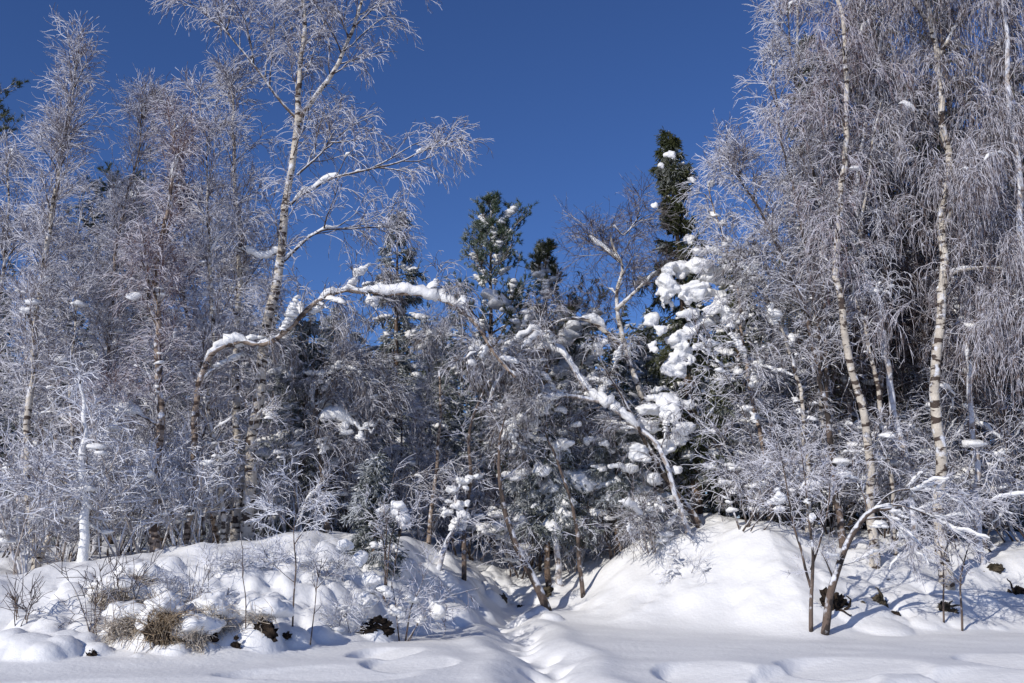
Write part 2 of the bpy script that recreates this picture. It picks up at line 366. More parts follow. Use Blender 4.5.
DN = (0.85, 0.85, 0.80, 0.80)
def birch(name, label, cat, trunk, D, r0, r1, limbs=(), seed=0, n1=30, l1=(0.9, 2.2), a1=0.75, droop=-0.10, up1=0.12, n2=8, n3=6, n4=3,
          from_t=0.35, bark=None, twig=None, rt=1.0, snow=0.5, group=None, l3=(0.22, 0.5), crown_top=True, lumps=14, side=None, world=None, nseg=44, snow_gap=0.42, twigs=True, twist=0.03):
    rng = np.random.default_rng(seed); n1 = int(n1*DN[0]); n2 = max(3, int(round(n2*DN[1]))); n3 = max(3, int(round(n3*DN[2]))); n4 = min(n4, 2); rt = rt*DN[3]
    P = (pxs(trunk, D) if world is None else np.asarray(world, float)).copy()
    gzv = gz(P[0, 0], P[0, 1]); P[0, 2] = gzv-0.12
    base = (P[0, 0], P[0, 1], gzv)
    root = thing(name, base, label, cat, group); twist = max(twist, 0.05)
    Tk = resample(P, nseg, rng, twist); K = nseg
    Rk = r1+(r0-r1)*(1-np.linspace(0, 1, K))**0.85; Rk[:3] *= [1.35, 1.15, 1.05]
    Rk = Rk*(1+0.07*vnoise(np.stack([np.arange(K)*0.7, np.full(K, seed*1.3), np.zeros(K)], -1)))
    gt = Geo(); tubes(gt, Tk, Rk, 10)
    gs = Geo(); snow_line(gs, Tk, Rk, rng, snow*1.6, gap=snow_gap)
    gb = Geo(); gw = Geo()
    src = [(Tk, from_t, n1, Rk)]
    for lb in limbs:
        q = pxs(lb['p'], D); q = resample(q, 22, rng, 0.025); rr = np.linspace(lb['r'], lb.get('r2', 0.012), 22)
        tubes(gt if lb['r'] > 0.03 else gb, q, rr, 7); snow_line(gs, q, rr, rng, lb.get('s', snow*1.6), gap=0.25 if lb.get('s', 0) > 1 else 0.4)
        src.append((q, lb.get('t', 0.25), lb.get('n', 12), rr))
    L1 = []; 
    for (Q, t0, n, RR) in src:
        if n <= 0: continue
        S, Dr, t, _ = pick(Q[None], n, t0, 0.99, a1, rng, flat=0.2)
        Dr[:, 2] += up1*1.5
        if side is not None: Dr += np.asarray(side)*rng.uniform(0.2, 1, (n, 1))
        ln = rng.uniform(l1[0], l1[1], n)*np.clip(1.25-0.75*(t-t0)/(1.001-t0), 0.35, 1)
        G = grow(S, Dr, ln, 8, rng, 0.13, (0, 0, 1), [up1, up1, up1*0.5, 0, droop*.6, droop, droop*1.3, droop*1.6]); L1.append(G)
    L1 = np.concatenate(L1); nL = len(L1)
    tubes(gb, L1, taper(nL, 8, rng.uniform(0.011, 0.024, nL)*rt, 0.005), 4)
    for i in rng.choice(nL, int(nL*min(1, snow)), replace=False): snow_line(gs, L1[i], np.full(9, 0.013), rng, 0.75+0.4*snow, hi=0.8, gap=0.52)
    if snow > 0.85:                                  # sagging pads of snow along the loaded boughs
        k = rng.choice(nL, int(nL*0.75), replace=False)
        for j in (1, 2, 3, 4, 5):
            T = L1[k, j+1]-L1[k, j]; wj = rng.uniform(0.35, 1.0, len(k))*(1-abs(j-3)*0.18); ok = wj > 0.45
            for o in (0.15, 0.6): blobs(gs, (L1[k, j]+T*o+[0, 0, 0.015])[ok], (wj[:, None]*np.array([0.115, 0.115, 0.06]))[ok], 2, 0.5, 2.2, j)
    S, Dr, t, pi = pick(L1, n2, 0.12, 1.0, 0.8, rng); Dr[:, 2] += 0.1
    len1 = np.linalg.norm(L1[:, 0]-L1[:, -1], axis=1)[pi]
    ln = rng.uniform(0.35, 0.6, len(S))*len1*(1.15-0.7*t)+0.12
    L2 = grow(S, Dr, ln, 6, rng, 0.12, (0, 0, 1), [0.05, 0, droop*.8, droop*1.2, droop*1.6, droop*2]); tubes(gw, L2, taper(len(L2), 6, 0.009*rt, 0.0055*rt), 3)
    S, Dr, t, pi = pick(L2, n3, 0.15, 1.0, 0.65, rng)
    L3 = grow(S, Dr, rng.uniform(l3[0], l3[1], len(S)), 4, rng, 0.14, (0, 0, 1), [0, droop*2, droop*3, droop*3]); tubes(gw, L3, taper(len(L3), 4, 0.0068*rt, 0.0045*rt), 3)
    if n4:
        S, Dr, t, pi = pick(L3, n4, 0.15, 1.0, 0.6, rng)
        L4 = grow(S, Dr, rng.uniform(0.07, 0.2, len(S)), 2, rng, 0.2, (0, 0, droop)); tubes(gw, L4, taper(len(L4), 2, 0.0055*rt, 0.004*rt), 3)
    if lumps:
        k = rng.choice(len(L2), lumps*3); C = L2[k, rng.integers(0, 4, lumps*3)]; C = C[C[:, 2] < base[2]+0.62*(P[:, 2].max()-base[2])]; lumps = len(C)/3.0
        s = (0.02+0.075*rng.uniform(0, 1, len(C))**2)[:, None]*np.array([1.5, 1.1, 0.7]); blobs(gs, C+[0, 0, 0.02], s, 2, 0.4)
    b = np.array(base)
    gt.build('trunk', bark or M_BIRCH, root, b); gb.build('branches', M_BRANCH, root, b); gw.build('crown', twig or M_TWIG, root, b, smooth=False)
    if gs.v: gs.build('snow', M_CLUMP, root, b)
    return root

def conifer(name, label, cat, base, H, prof, seed, n1=70, kind='spruce', needle=None, snow=0.6, snow_s=1.0, group=None, lean=(0, 0), low=0.06, dens=1.0, r0=None, extra=None, bend=None, fuse=0):
    """prof: [(t, radius)] crown half width against height fraction"""
    rng = np.random.default_rng(seed); base = np.asarray(base, float); root = thing(name, base, label, cat, group)
    r0 = r0 or H*0.011+0.02; n = 24; tt = np.linspace(0, 1, n)
    Tk = np.stack([base[0]+lean[0]*tt**1.5, base[1]+lean[1]*tt, base[2]-0.1+H*tt], -1)
    if bend is not None: Tk[:, 0] += np.interp(tt, bend[0], bend[1])
    Tk[:, 0] += 0.03*vnoise(np.stack([tt*9, tt*0+seed, tt*0], -1))
    gt = Geo(); tubes(gt, Tk, r0*(1-tt)**0.9+0.008, 8)
    u = np.sort(rng.uniform(0, 1, n1)); t = low+(1-low)*u**0.9*0.99; ph = np.arange(n1)*2.399+rng.normal(0, 0.3, n1)
    L = np.interp(t, [p[0] for p in prof], [p[1] for p in prof])*np.where(rng.uniform(0, 1, n1) < 0.25, rng.uniform(1.1, 1.5, n1), rng.uniform(0.55, 1.05, n1))+0.05
    S = np.stack([np.interp(t, tt, Tk[:, k]) for k in range(3)], -1)
    if kind == 'spruce': el = -0.25+0.75*t**2; cv = [-.10, -.10, -.06, 0, .08, .14]
    else: el = 0.25+0.6*t; cv = [.02, .05, .05, .08, .10, .10]
    Dr = np.stack([np.cos(ph)*np.cos(el), np.sin(ph)*np.cos(el), np.sin(el)], -1)
    L1 = grow(S, Dr, L, 6, rng, 0.07, (0, 0, 1), cv); gb = Geo(); tubes(gt, L1, taper(n1, 6, 0.008+L*0.012, 0.004), 4)
    gn = Geo()
    if kind == 'spruce':
        n2 = max(4, int(12*dens)); S, Dr, tc, pi = pick(L1, n2, 0.15, 0.98, 0.95, rng, flat=0.85); Dr[:, 2] -= 0.15
        l2 = L[pi]*0.42*(1.1-0.75*tc)+0.06; L2 = grow(S, Dr, l2, 4, rng, 0.12, (0, 0, -0.10))
        tubes(gn, L2, taper(len(L2), 4, 0.011, 0.005), 3); tubes(gn, L1, taper(n1, 6, 0.018, 0.010), 4)
        for (Q, m, ln) in ((L2, int(14*dens), (0.045, 0.085)), (L1, int(26*dens), (0.05, 0.09))):
            S, Dr, tc, pi = pick(Q, m, 0.05, 1.0, 0.75, rng); spikes(gn, S, Dr, rng.uniform(*ln, len(S)), 0.0105)
        S, Dr, tc, pi = pick(L2, int(3*dens)+1, 0.2, 1.0, 0.5, rng); L3 = grow(S, Dr, rng.uniform(0.08, 0.2, len(S)), 2, rng, 0.1, (0, 0, -0.3)); tubes(gn, L3, taper(len(L3), 2, 0.010, 0.005), 3)
        S, Dr, tc, pi = pick(L3, 6, 0.05, 1.0, 0.7, rng); spikes(gn, S, Dr, rng.uniform(0.04, 0.07, len(S)), 0.009)
    else:
        n2 = max(3, int(9*dens)); S, Dr, tc, pi = pick(L1, n2, 0.3, 1.0, 0.7, rng, flat=0.4); Dr[:, 2] += 0.25
        l2 = L[pi]*0.32+0.08; L2 = grow(S, Dr, l2, 4, rng, 0.12, (0, 0, 0.08)); tubes(gt, L2, taper(len(L2), 4, 0.010, 0.006), 3)
        S, Dr, tc, pi = pick(L2, 3, 0.5, 1.0, 0.6, rng); L3 = grow(S, Dr, rng.uniform(0.1, 0.22, len(S)), 2, rng, 0.1, (0, 0, 0.1))
        for (Q, m) in ((L3, int(18*dens)), (L2, int(9*dens))):
            S, Dr, tc, pi = pick(Q, m, 0.25, 1.0, 0.8, rng); spikes(gn, S, Dr, rng.uniform(0.07, 0.12, len(S)), 0.0075)
    gs = Geo(); m = int(n1*2.4*snow)
    if m:
        k = rng.integers(0, n1, m); j = rng.uniform(0.3, 1, m)*5.9; i = j.astype(int); f = (j-i)[:, None]; C = L1[k, i]*(1-f)+L1[k, i+1]*f
        s = (rng.uniform(0.35, 1, m)**1.6*0.17*snow_s*np.clip(L[k]/0.8+0.25, 0.3, 1.2))[:, None]*np.array([1.15, 1.15, 0.62])
        C = C+rng.normal(0, 0.04, C.shape)+[0, 0, 0.05]
        T = nrm(L1[k, np.minimum(i+1, 6)]-L1[k, i])
        blobs(gs, C, s*[.8, .8, 1], 2, 0.5, 2.0); blobs(gs, C+T*s[:, :1]*0.8-[0, 0, 0.02], s*0.7, 2, 0.5, 2., seed=3); blobs(gs, C-T*s[:, :1]*0.8+[0, 0, 0.01], s*0.6, 2, 0.5, 2., seed=4)
    if extra is not None: extra(gs, rng)
    gt.build('trunk', M_PINEBARK, root, base); gn.build('crown', needle or M_NEEDLE, root, base, smooth=False)
    if gs.v: gs.build('snow', M_CLUMP, root, base, fuse=fuse)
    return root

def bush(name, label, cat, base, H, spread, seed, stems=7, n1=7, n2=6, n3=4, n4=0, twig=None, bark=None, rt=1.0, snow=0.3, lumps=8, arch=0.0, group=None, r=0.018, lump_s=1.0, dirs=None, droop=0.0, snow_part=True):
    rng = np.random.default_rng(seed); base = np.asarray(base, float); root = thing(name, base, label, cat, group)
    if H > 1.2: stems = int(stems*0.8); n1 = int(n1*0.8); n2 = int(n2*0.75); n3 = max(3, int(n3*0.7)); n4 = min(n4, 1); rt *= 0.85; H *= 0.88
    ph = rng.uniform(0, 2*math.pi, stems); a = rng.uniform(0.05, 0.5, stems)*spread
    Dr = np.stack([np.cos(ph)*a, np.sin(ph)*a, np.ones(stems)], -1)
    if dirs is not None: Dr = Dr*0.4+np.asarray(dirs, float)[np.arange(stems) % len(dirs)]
    S = base+np.stack([rng.normal(0, 0.07*spread, stems), rng.normal(0, 0.07*spread, stems), np.full(stems, -0.08)], -1)
    L = H*rng.uniform(0.6, 1.1, stems)
    ST = grow(S, Dr, L, 9, rng, 0.09, (0, 0, 1), np.linspace(0.05, -0.28*arch, 9)); gb = Geo(); gw = Geo(); gs = Geo()
    tubes(gb, ST, taper(stems, 9, r*rng.uniform(0.7, 1.3, stems), r*0.3), 6)
    for i in range(stems): snow_line(gs, ST[i], np.linspace(r, r*0.3, 10), rng, 0.9*snow+0.5*arch, lo=0.15, gap=0.4)
    S, Dr, t, pi = pick(ST, n1, 0.18, 1.0, 0.7, rng); L1 = grow(S, Dr, rng.uniform(0.2, 0.42, len(S))*L[pi]*(1.2-0.6*t), 6, rng, 0.14, (0, 0, 1), np.linspace(0.06, -0.06-0.1*arch+droop, 6))
    tubes(gb, L1, taper(len(L1), 6, 0.009*rt, 0.006*rt), 3)
    for i in rng.choice(len(L1), int(len(L1)*min(1, snow)), replace=False): snow_line(gs, L1[i], np.full(7, 0.01), rng, 0.85, gap=0.5)
    S, Dr, t, pi = pick(L1, n2, 0.15, 1.0, 0.7, rng); L2 = grow(S, Dr, rng.uniform(0.15, 0.45, len(S))*min(1.3, H**0.5), 4, rng, 0.18, (0, 0, -0.02+droop)); tubes(gw, L2, taper(len(L2), 4, 0.0075*rt, 0.005*rt), 3)
    L3 = L2
    if n3:
        S, Dr, t, pi = pick(L2, n3, 0.2, 1.0, 0.65, rng); L3 = grow(S, Dr, rng.uniform(0.08, 0.26, len(S)), 3, rng, 0.2, (0, 0, -0.03+droop)); tubes(gw, L3, taper(len(L3), 3, 0.006*rt, 0.004*rt), 3)
    if n4:
        S, Dr, t, pi = pick(L3, n4, 0.2, 1.0, 0.6, rng); L4 = grow(S, Dr, rng.uniform(0.05, 0.13, len(S)), 2, rng, 0.2); tubes(gw, L4, taper(len(L4), 2, 0.005*rt, 0.004*rt), 3)
    if lumps:
        lumps = int(lumps*0.7); k = rng.integers(0, len(L1), lumps); C = L1[k, rng.integers(1, 6, lumps)]+[0, 0, 0.02]; s = rng.uniform(0.03, 0.095, lumps)[:, None]*np.array([1.5, 1.2, 0.6])*lump_s
        blobs(gs, C, s, 2, 0.35); blobs(gs, C+rng.normal(0, 0.05, C.shape)*lump_s, s*0.75, 2, 0.35)
    gb.build('stems', bark or M_BRANCH, root, base); gw.build('twigs', twig or M_TWIG, root, base, smooth=False)
    if gs.v and snow_part: gs.build('snow', M_CLUMP, root, base)
    return root

def G(u, D, z=None):
    x = (u-512)/F*D*1.0
    # the lateral scale of a pitched camera varies a little with height; take it at the ground
    zz = gz(x, D) if z is None else z
    dyc = math.cos(PITCH)*D+math.sin(PITCH)*(zz-CAMZ); x = (u-512)/F*dyc
    return np.array([x, D, gz(x, D)])
# ================================================================== FRONT BIRCHES, left
birch('birch_tree', 'tall cream-barked forked birch, its rimed crown rising highest against the sky left of centre', 'birch',
      [(248, 525), (250, 440), (261, 380), (272, 310), (284, 240), (293, 165), (299, 105), (303, 40), (303, -60)], 17.6, 0.115, 0.02,
      limbs=[dict(p=[(296, 125), (318, 92), (332, 75), (345, 45), (356, 20), (372, -25), (385, -70)], r=0.055, n=16, t=0.15, s=0.3),
             dict(p=[(290, 205), (303, 193), (330, 178), (360, 172, -.3), (400, 163, -.5), (440, 140, -.7)], r=0.03, n=7, t=0.3, s=0.9),
             dict(p=[(283, 262), (310, 236), (340, 228), (390, 227, .4)], r=0.028, n=8, t=0.3, s=0.6),
             dict(p=[(283, 250), (262, 256), (240, 250)], r=0.03, n=5, t=0.3, s=1.3),
             dict(p=[(298, 120), (275, 95), (250, 60), (225, 30), (200, 8)], r=0.03, n=14, t=0.2, s=0.2),
             dict(p=[(297, 175), (320, 155), (335, 130)], r=0.025, n=8, t=0.2, s=0.2)],
      seed=11, n1=34, l1=(0.8, 1.75), from_t=0.42, droop=-0.13, n2=8, n3=6, n4=3, snow=0.25, lumps=6, l3=(0.2, 0.45))
birch('birch_tree', 'slender pale birch just left of the tall forked birch, brown-streaked bark', 'birch',
      [(238, 522), (240, 440), (237, 350), (241, 270), (236, 190), (232, 120), (228, 70)], 18.3, 0.085, 0.012, seed=12, n1=34, from_t=0.38, l1=(0.7, 1.5), a1=0.6, up1=0.2, droop=-.06, snow=0.5, lumps=12)
birch('birch_tree', 'brown-trunked birch with snow on its stubs, above the tan grass of the left bank', 'birch',
      [(156, 562), (156, 480), (158, 400), (160, 320), (157, 285), (165, 230), (172, 170), (175, 120)], 16.6, 0.085, 0.012, seed=13, n1=30, from_t=0.30, bark=M_BIRCH_D, l1=(0.6, 1.4), a1=0.6, up1=0.2, snow=0.6, lumps=14, twig=M_TWIG_R,
      limbs=[dict(p=[(158, 425), (140, 415), (112, 408)], r=0.03, n=5, s=2.0), dict(p=[(159, 330), (148, 300), (150, 270)], r=0.03, n=6, s=.6)])
birch('birch_tree', 'leftmost pale birch with an orange-brown upper trunk and narrow rimed crown', 'birch',
      [(38, 572), (30, 490), (27, 420), (33, 350), (42, 290), (50, 225), (62, 150), (72, 95), (80, 60)], 17.0, 0.075, 0.010, seed=14, n1=50, from_t=0.30, l1=(0.6, 1.45), a1=0.55, up1=0.22, droop=-.03, snow=0.3, lumps=8, bark=M_BIRCH,
      limbs=[dict(p=[(40, 560), (62, 500), (72, 440), (70, 380), (78, 300)], r=0.045, n=14, s=.4)])
birch('birch_tree', 'thin leaning birch behind the rime-white sapling at left', 'birch',
      [(80, 570), (92, 500), (98, 440), (104, 370), (112, 300), (120, 230), (136, 150), (148, 100)], 17.8, 0.055, 0.008, seed=15, n1=50, from_t=0.28, l1=(0.55, 1.2), a1=0.5, up1=0.22, droop=-.02, snow=0.3, lumps=10, bark=M_BIRCH_D)
birch('birch_tree', 'young birch with mauve-tinged twigs between the brown-trunked birch and the slender pale birch', 'birch',
      [(218, 525), (205, 470), (192, 380), (186, 300), (182, 210), (175, 150), (168, 115)], 19.0, 0.06, 0.008, seed=16, n1=50, from_t=0.3, l1=(0.55, 1.2), a1=0.5, up1=0.24, droop=-.02, snow=0.3, lumps=10, twig=M_TWIG_R, bark=M_BIRCH_D)
birch('birch_tree', 'double-stemmed thin birch tight against the left foot of the slender pale birch', 'birch',
      [(226, 528), (222, 480), (214, 440), (206, 400), (214, 330), (210, 240), (205, 150), (200, 100)], 17.2, 0.045, 0.008, seed=17, n1=36, from_t=0.3, l1=(0.5, 1.2), a1=0.55, up1=0.2, droop=-.04, snow=0.4, lumps=14,
      limbs=[dict(p=[(204, 535), (198, 470), (206, 420), (200, 350)], r=0.03, n=8, s=.4)])
birch('birch_tree', 'thin frosted birch at the far left edge, half hidden by twigs', 'birch',
      [(-20, 575), (-12, 480), (-8, 380), (2, 280), (8, 190), (12, 150)], 18.5, 0.07, 0.01, seed=18, n1=38, from_t=0.25, l1=(0.6, 1.5), a1=0.6, snow=0.3, lumps=10)

# rime-coated sapling and thicket at left
birch('sapling', 'sapling wholly plastered in white rime on the left bank', 'sapling',
      [(84, 562), (82, 520), (80, 470), (84, 420), (82, 380)], 15.8, 0.085, 0.02, seed=21, n1=12, from_t=0.3, l1=(0.25, 0.6), bark=M_CLUMP, twig=M_TWIG_T, snow=0.5, lumps=4, n2=6, n3=4, rt=1.3)
for k, (u, D, H, lab) in enumerate([(118, 16.2, 2.6, 'thick rime-covered thicket bush between the white sapling and the brown-trunked birch'),
                                    (190, 16.8, 2.3, 'rimed bush crowding the right side of the brown-trunked birch'),
                                    (20, 15.9, 2.0, 'low rimed bush under the leftmost pale birch'),
                                    (60, 18.2, 3.6, 'tall rimed bush behind the leftmost birch trunks'),
                                    (140, 18.6, 4.4, 'tall rimed bush rising behind the thick thicket at left'),
                                    (195, 18.9, 5.2, 'tall rimed bush between the brown trunk and the paired trunks')]):
    bush('frosted_bush', lab, 'bush', G(u, D), H, 1.5, 200+k, stems=9, n1=9, n2=8, n3=5, n4=2, twig=M_TWIG_T if k < 2 else M_TWIG, rt=1.35 if k < 2 else 1.15, snow=0.25, lumps=8, r=0.02, bark=M_RIMED, arch=0.35)

# ------------------------------------------------------------------ arching snow loaded trees of the middle
birch('bowed_birch', 'birch bowed into a long arch with thick snow on its back, crossing the tall birch', 'birch',
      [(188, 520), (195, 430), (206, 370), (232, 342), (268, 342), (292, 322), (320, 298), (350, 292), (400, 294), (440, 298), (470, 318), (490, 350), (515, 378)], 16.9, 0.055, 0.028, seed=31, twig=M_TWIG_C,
      n1=24, from_t=0.25, l1=(0.5, 1.3), a1=0.9, up1=0.0, droop=-0.16, bark=M_BIRCH_D, snow=0.9, snow_gap=0.05, lumps=14, n4=2, nseg=70)
birch('bowed_birch', 'snow-plastered limb tree bowed left from the foot of the big snowy spruce', 'birch',
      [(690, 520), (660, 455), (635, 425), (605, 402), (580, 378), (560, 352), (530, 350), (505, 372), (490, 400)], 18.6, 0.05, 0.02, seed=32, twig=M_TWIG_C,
      n1=20, from_t=0.2, l1=(0.5, 1.2), a1=0.9, up1=0.0, droop=-0.16, bark=M_RIMED, snow=1.1, snow_gap=0.12, lumps=22, n4=2, nseg=60,
      limbs=[dict(p=[(640, 430), (625, 400), (605, 370), (598, 350)], r=0.03, n=5, s=.4), dict(p=[(605, 402), (570, 395), (540, 400), (520, 420), (500, 440)], r=0.05, n=10, s=1.8),
             dict(p=[(560, 352), (535, 330), (520, 335), (508, 350)], r=0.035, n=8, s=1.8)])
birch('bowed_birch', 'bare crooked tree with a snowy hooked limb and fan of dark twigs against the sky', 'birch',
      [(668, 520, 1.2), (652, 450, 0.8), (642, 400), (630, 365), (618, 330), (616, 290), (621, 265), (612, 235)], 19.3, 0.08, 0.02, seed=33, n1=13, from_t=0.6, l1=(0.5, 1.0), a1=0.8, up1=0.08, droop=-0.03, bark=M_BIRCH, twig=M_DARKTWIG, snow=0.4, lumps=3, n4=2, rt=0.7,
      limbs=[dict(p=[(625, 350), (608, 335), (590, 320), (570, 318), (552, 325), (538, 342)], r=0.065, n=10, s=2.4),
             dict(p=[(616, 310), (632, 295), (646, 280), (655, 272)], r=0.05, n=6, s=.6), dict(p=[(620, 262), (600, 245), (590, 235)], r=0.03, n=8, s=1.2), dict(p=[(614, 225), (625, 235), (640, 215)], r=0.02, n=6, s=.2)])
birch('bowed_birch', 'snow-laden birch bending down to the right of the arch, above the dim gap', 'birch',
      [(560, 540), (545, 470), (520, 410), (495, 365), (470, 340), (440, 338), (415, 352)], 19.4, 0.06, 0.012, seed=34, twig=M_TWIG_C, n1=30, from_t=0.25, l1=(0.5, 1.1), a1=0.9, up1=0., droop=-.16, bark=M_RIMED, snow=1.0, snow_gap=0.2, lumps=16, n4=2)
birch('bowed_birch', 'half-fallen sapling with snow shelves, right of the tall forked birch', 'birch',
      [(330, 540), (322, 470), (318, 400), (330, 375), (360, 385), (382, 402), (392, 400)], 18.4, 0.05, 0.012, seed=35, twig=M_TWIG_C, n1=24, from_t=0.3, l1=(0.4, 0.9), a1=0.9, up1=0., droop=-.12, bark=M_DARKBARK, snow=1.1, snow_gap=0.15, lumps=14, n4=2,
      limbs=[dict(p=[(322, 420), (340, 418), (362, 428), (376, 430)], r=0.03, n=5, s=2.2), dict(p=[(320, 395), (345, 370), (375, 378), (395, 400)], r=0.03, n=6, s=1.6)])

# ------------------------------------------------------------------ the big spruce and other conifers near the front
def big_snow(gs, rng):
    for (u, v, a, b) in [(676, 268, 18, 14), (700, 262, 16, 16), (716, 275, 16, 12), (668, 285, 14, 16), (690, 290, 18, 14), (730, 318, 13, 9), (716, 308, 14, 10), (706, 320, 12, 8), (736, 322, 10, 8), (681, 340, 13, 12), (684, 355, 14, 14), (676, 368, 12, 12), (690, 330, 9, 9),
                         (664, 398, 16, 10), (650, 408, 14, 9), (668, 412, 16, 12), (684, 404, 10, 8), (682, 428, 13, 8), (650, 425, 13, 9), (640, 455, 15, 8), (664, 446, 14, 9), (680, 440, 10, 7), (690, 312, 12, 9), (655, 205, 6, 6), (672, 155, 6, 6), (662, 165, 5, 4), (692, 180, 5, 4),
                         (630, 468, 12, 5), (616, 466, 9, 4), (660, 330, 8, 8), (652, 345, 6, 8), (652, 320, 9, 10), (700, 345, 7, 6), (655, 480, 9, 8), (676, 470, 8, 6), (740, 335, 7, 5), (666, 300, 9, 12), (706, 292, 12, 9), (722, 296, 10, 8)]:
        c = px(u, v, (19.0 if v < 385 else 18.75)+rng.uniform(-.15, .25)); s = np.array([a, a*0.9, b])/F*19.3*0.8
        m = 7; d = rng.normal(0, 0.33, (m, 3)); blobs(gs, c+d*s*[1.1, .8, 1.0], s*rng.uniform(0.45, 0.75, (m, 1))*[1.1, 1, .7], 3, 0.42, 1.8)
        m = 8; t = rng.uniform(-1, 1, m); q = np.stack([t*0.85, rng.normal(-.2, .3, m), -0.45-0.55*rng.uniform(0, 1, m)*(1-t*t)-.1], -1); blobs(gs, c+q*s, s*rng.uniform(0.14, 0.32, (m, 1))*[1, 1, 1.5], 2, 0.4, 1.6)
conifer('spruce_tree', 'big dark spruce hung with heavy bright snow clumps, right of the gap', 'spruce', G(697, 19.9), 8.05,
        [(0, 1.0), (0.2, 1.05), (0.45, 0.85), (0.62, 0.62), (0.72, 0.30), (0.8, 0.20), (0.88, 0.25), (0.94, 0.17), (1, 0.03)], 41, n1=110, snow=0.45, snow_s=0.85, dens=1.15, extra=big_snow, fuse=0.032, lean=(-0.35, 0))
def gap_snow(gs, rng):
    for (u, v, a, b) in [(546, 396, 8, 7), (540, 408, 10, 9), (532, 422, 10, 9), (525, 434, 9, 7), (518, 446, 7, 5), (544, 440, 5, 4), (512, 452, 6, 4), (550, 388, 7, 5), (560, 410, 7, 4), (575, 425, 8, 4), (590, 440, 8, 4), (565, 450, 7, 4), (510, 400, 7, 4)]:
        c = px(u, v, 18.9+rng.uniform(-.1, .2)); s = np.array([a, a*0.9, b])/F*19*0.85; m = 10; d = rng.normal(0, 0.5, (m, 3)); blobs(gs, c+d*s, s*rng.uniform(0.25, 0.55, (m, 1)), 2, 0.4, 1.6); blobs(gs, [c], [s*0.9], 3, 0.45, 1.6)
conifer('spruce_tree', 'bent spruce under a slanting chain of bright snow lumps in the gap', 'spruce', G(548, 19.4), 3.4,
        [(0, 0.8), (0.4, 0.9), (0.8, 0.5), (1, 0.1)], 40, n1=60, needle=M_NEEDLE_F, snow=0.9, snow_s=1.1, low=0.34, extra=gap_snow, fuse=0.032)
conifer('spruce_tree', 'low snow-draped spruce between the bowed limb tree and the big spruce', 'spruce', G(618, 19.6), 2.9,
        [(0, 0.8), (0.4, 0.8), (0.8, 0.4), (1, 0.1)], 39, n1=56, low=0.3, needle=M_NEEDLE_F, snow=1.3, snow_s=1.3, fuse=0.032)
conifer('pine_tree', 'green pine with an open narrow top standing clear against the sky at centre', 'pine', G(490, 27), 9.8,
        [(0, 0.4), (0.3, 1.7), (0.6, 1.9), (0.72, 1.35), (0.85, 0.9), (0.95, 0.25), (1, 0.05)], 42, n1=56, kind='pine', needle=M_NEEDLE_P, snow=0.5, snow_s=1.0, low=0.25)
conifer('pine_tree', 'second green pine with snow cushions, just right of the clear pine', 'pine', G(548, 23.5), 7.35,
        [(0, 0.4), (0.3, 1.4), (0.6, 1.5), (0.85, 0.6), (0.95, .25), (1, 0.05)], 43, n1=56, kind='pine', needle=M_NEEDLE, snow=0.85, snow_s=1.5, low=0.2)
conifer('spruce_tree', 'grey frosted spruce top standing above the bowed arch', 'spruce', G(392, 26), 8.6,
        [(0, 1.2), (0.5, 1.2), (0.7, 0.85), (0.85, 0.5), (1, 0.05)], 44, n1=90, needle=M_NEEDLE_F, snow=0.6, snow_s=0.8)
conifer('spruce_tree', 'frosted grey-green spruce behind the foot of the tall forked birch', 'spruce', G(300, 19.5), 4.3,
        [(0, 0.9), (0.4, 0.85), (0.8, 0.4), (1, 0.05)], 45, n1=75, needle=M_NEEDLE_F, snow=0.7, snow_s=0.9)
conifer('young_spruce', 'small rime-grey young spruce on the bank at the edge of the gap', 'spruce', G(374, 16.4), 1.75,
        [(0, 0.42), (0.3, 0.40), (0.7, 0.22), (1, 0.03)], 46, n1=46, needle=M_NEEDLE_F, snow=0.8, snow_s=0.6, r0=0.03, dens=0.8)
conifer('pine_tree', 'dark-green pine showing through the birches at upper left', 'pine', G(95, 25), 9.3,
        [(0, 0.5), (0.3, 1.5), (0.7, 1.6), (0.9, 1.0), (1, 0.2)], 47, n1=80, kind='pine', needle=M_NEEDLE, snow=0.5, snow_s=1.3, low=0.25)
conifer('pine_tree', 'pine at the far left edge with two green boughs entering against the sky', 'pine', G(-85, 22), 10.6,
        [(0, 0.5), (0.3, 1.3), (0.7, 1.4), (0.9, 1.1), (1, 0.3)], 48, n1=70, kind='pine', needle=M_NEEDLE, snow=0.4, snow_s=1.0, low=0.2)
for k, (u, D, H, lab) in enumerate([(835, 23.5, 12.5, 'tall dark spruce behind the two cream trunks at right'), (900, 22.5, 14.0, 'tallest dark spruce between the cream trunks and the crooked birch at right'),
                                    (985, 24.0, 14.5, 'tall dark spruce behind the hanging twig curtain at the right edge'), (1050, 22.5, 12.0, 'dark spruce half outside the right edge'),
                                    (745, 23.5, 6.6, 'snowy spruce just behind and right of the big snowy spruce')]):
    conifer('spruce_tree', lab, 'spruce', G(u, D), H, [(0, 1.7), (0.3, 1.6), (0.6, 1.15), (0.85, 0.6), (1, 0.05)] if H > 8 else [(0, 1.3), (.5, 1.1), (1, .1)], 50+k, n1=130, needle=M_NEEDLE, snow=0.35 if H > 8 else 0.9, snow_s=0.8 if H > 8 else 1.1, dens=0.95)

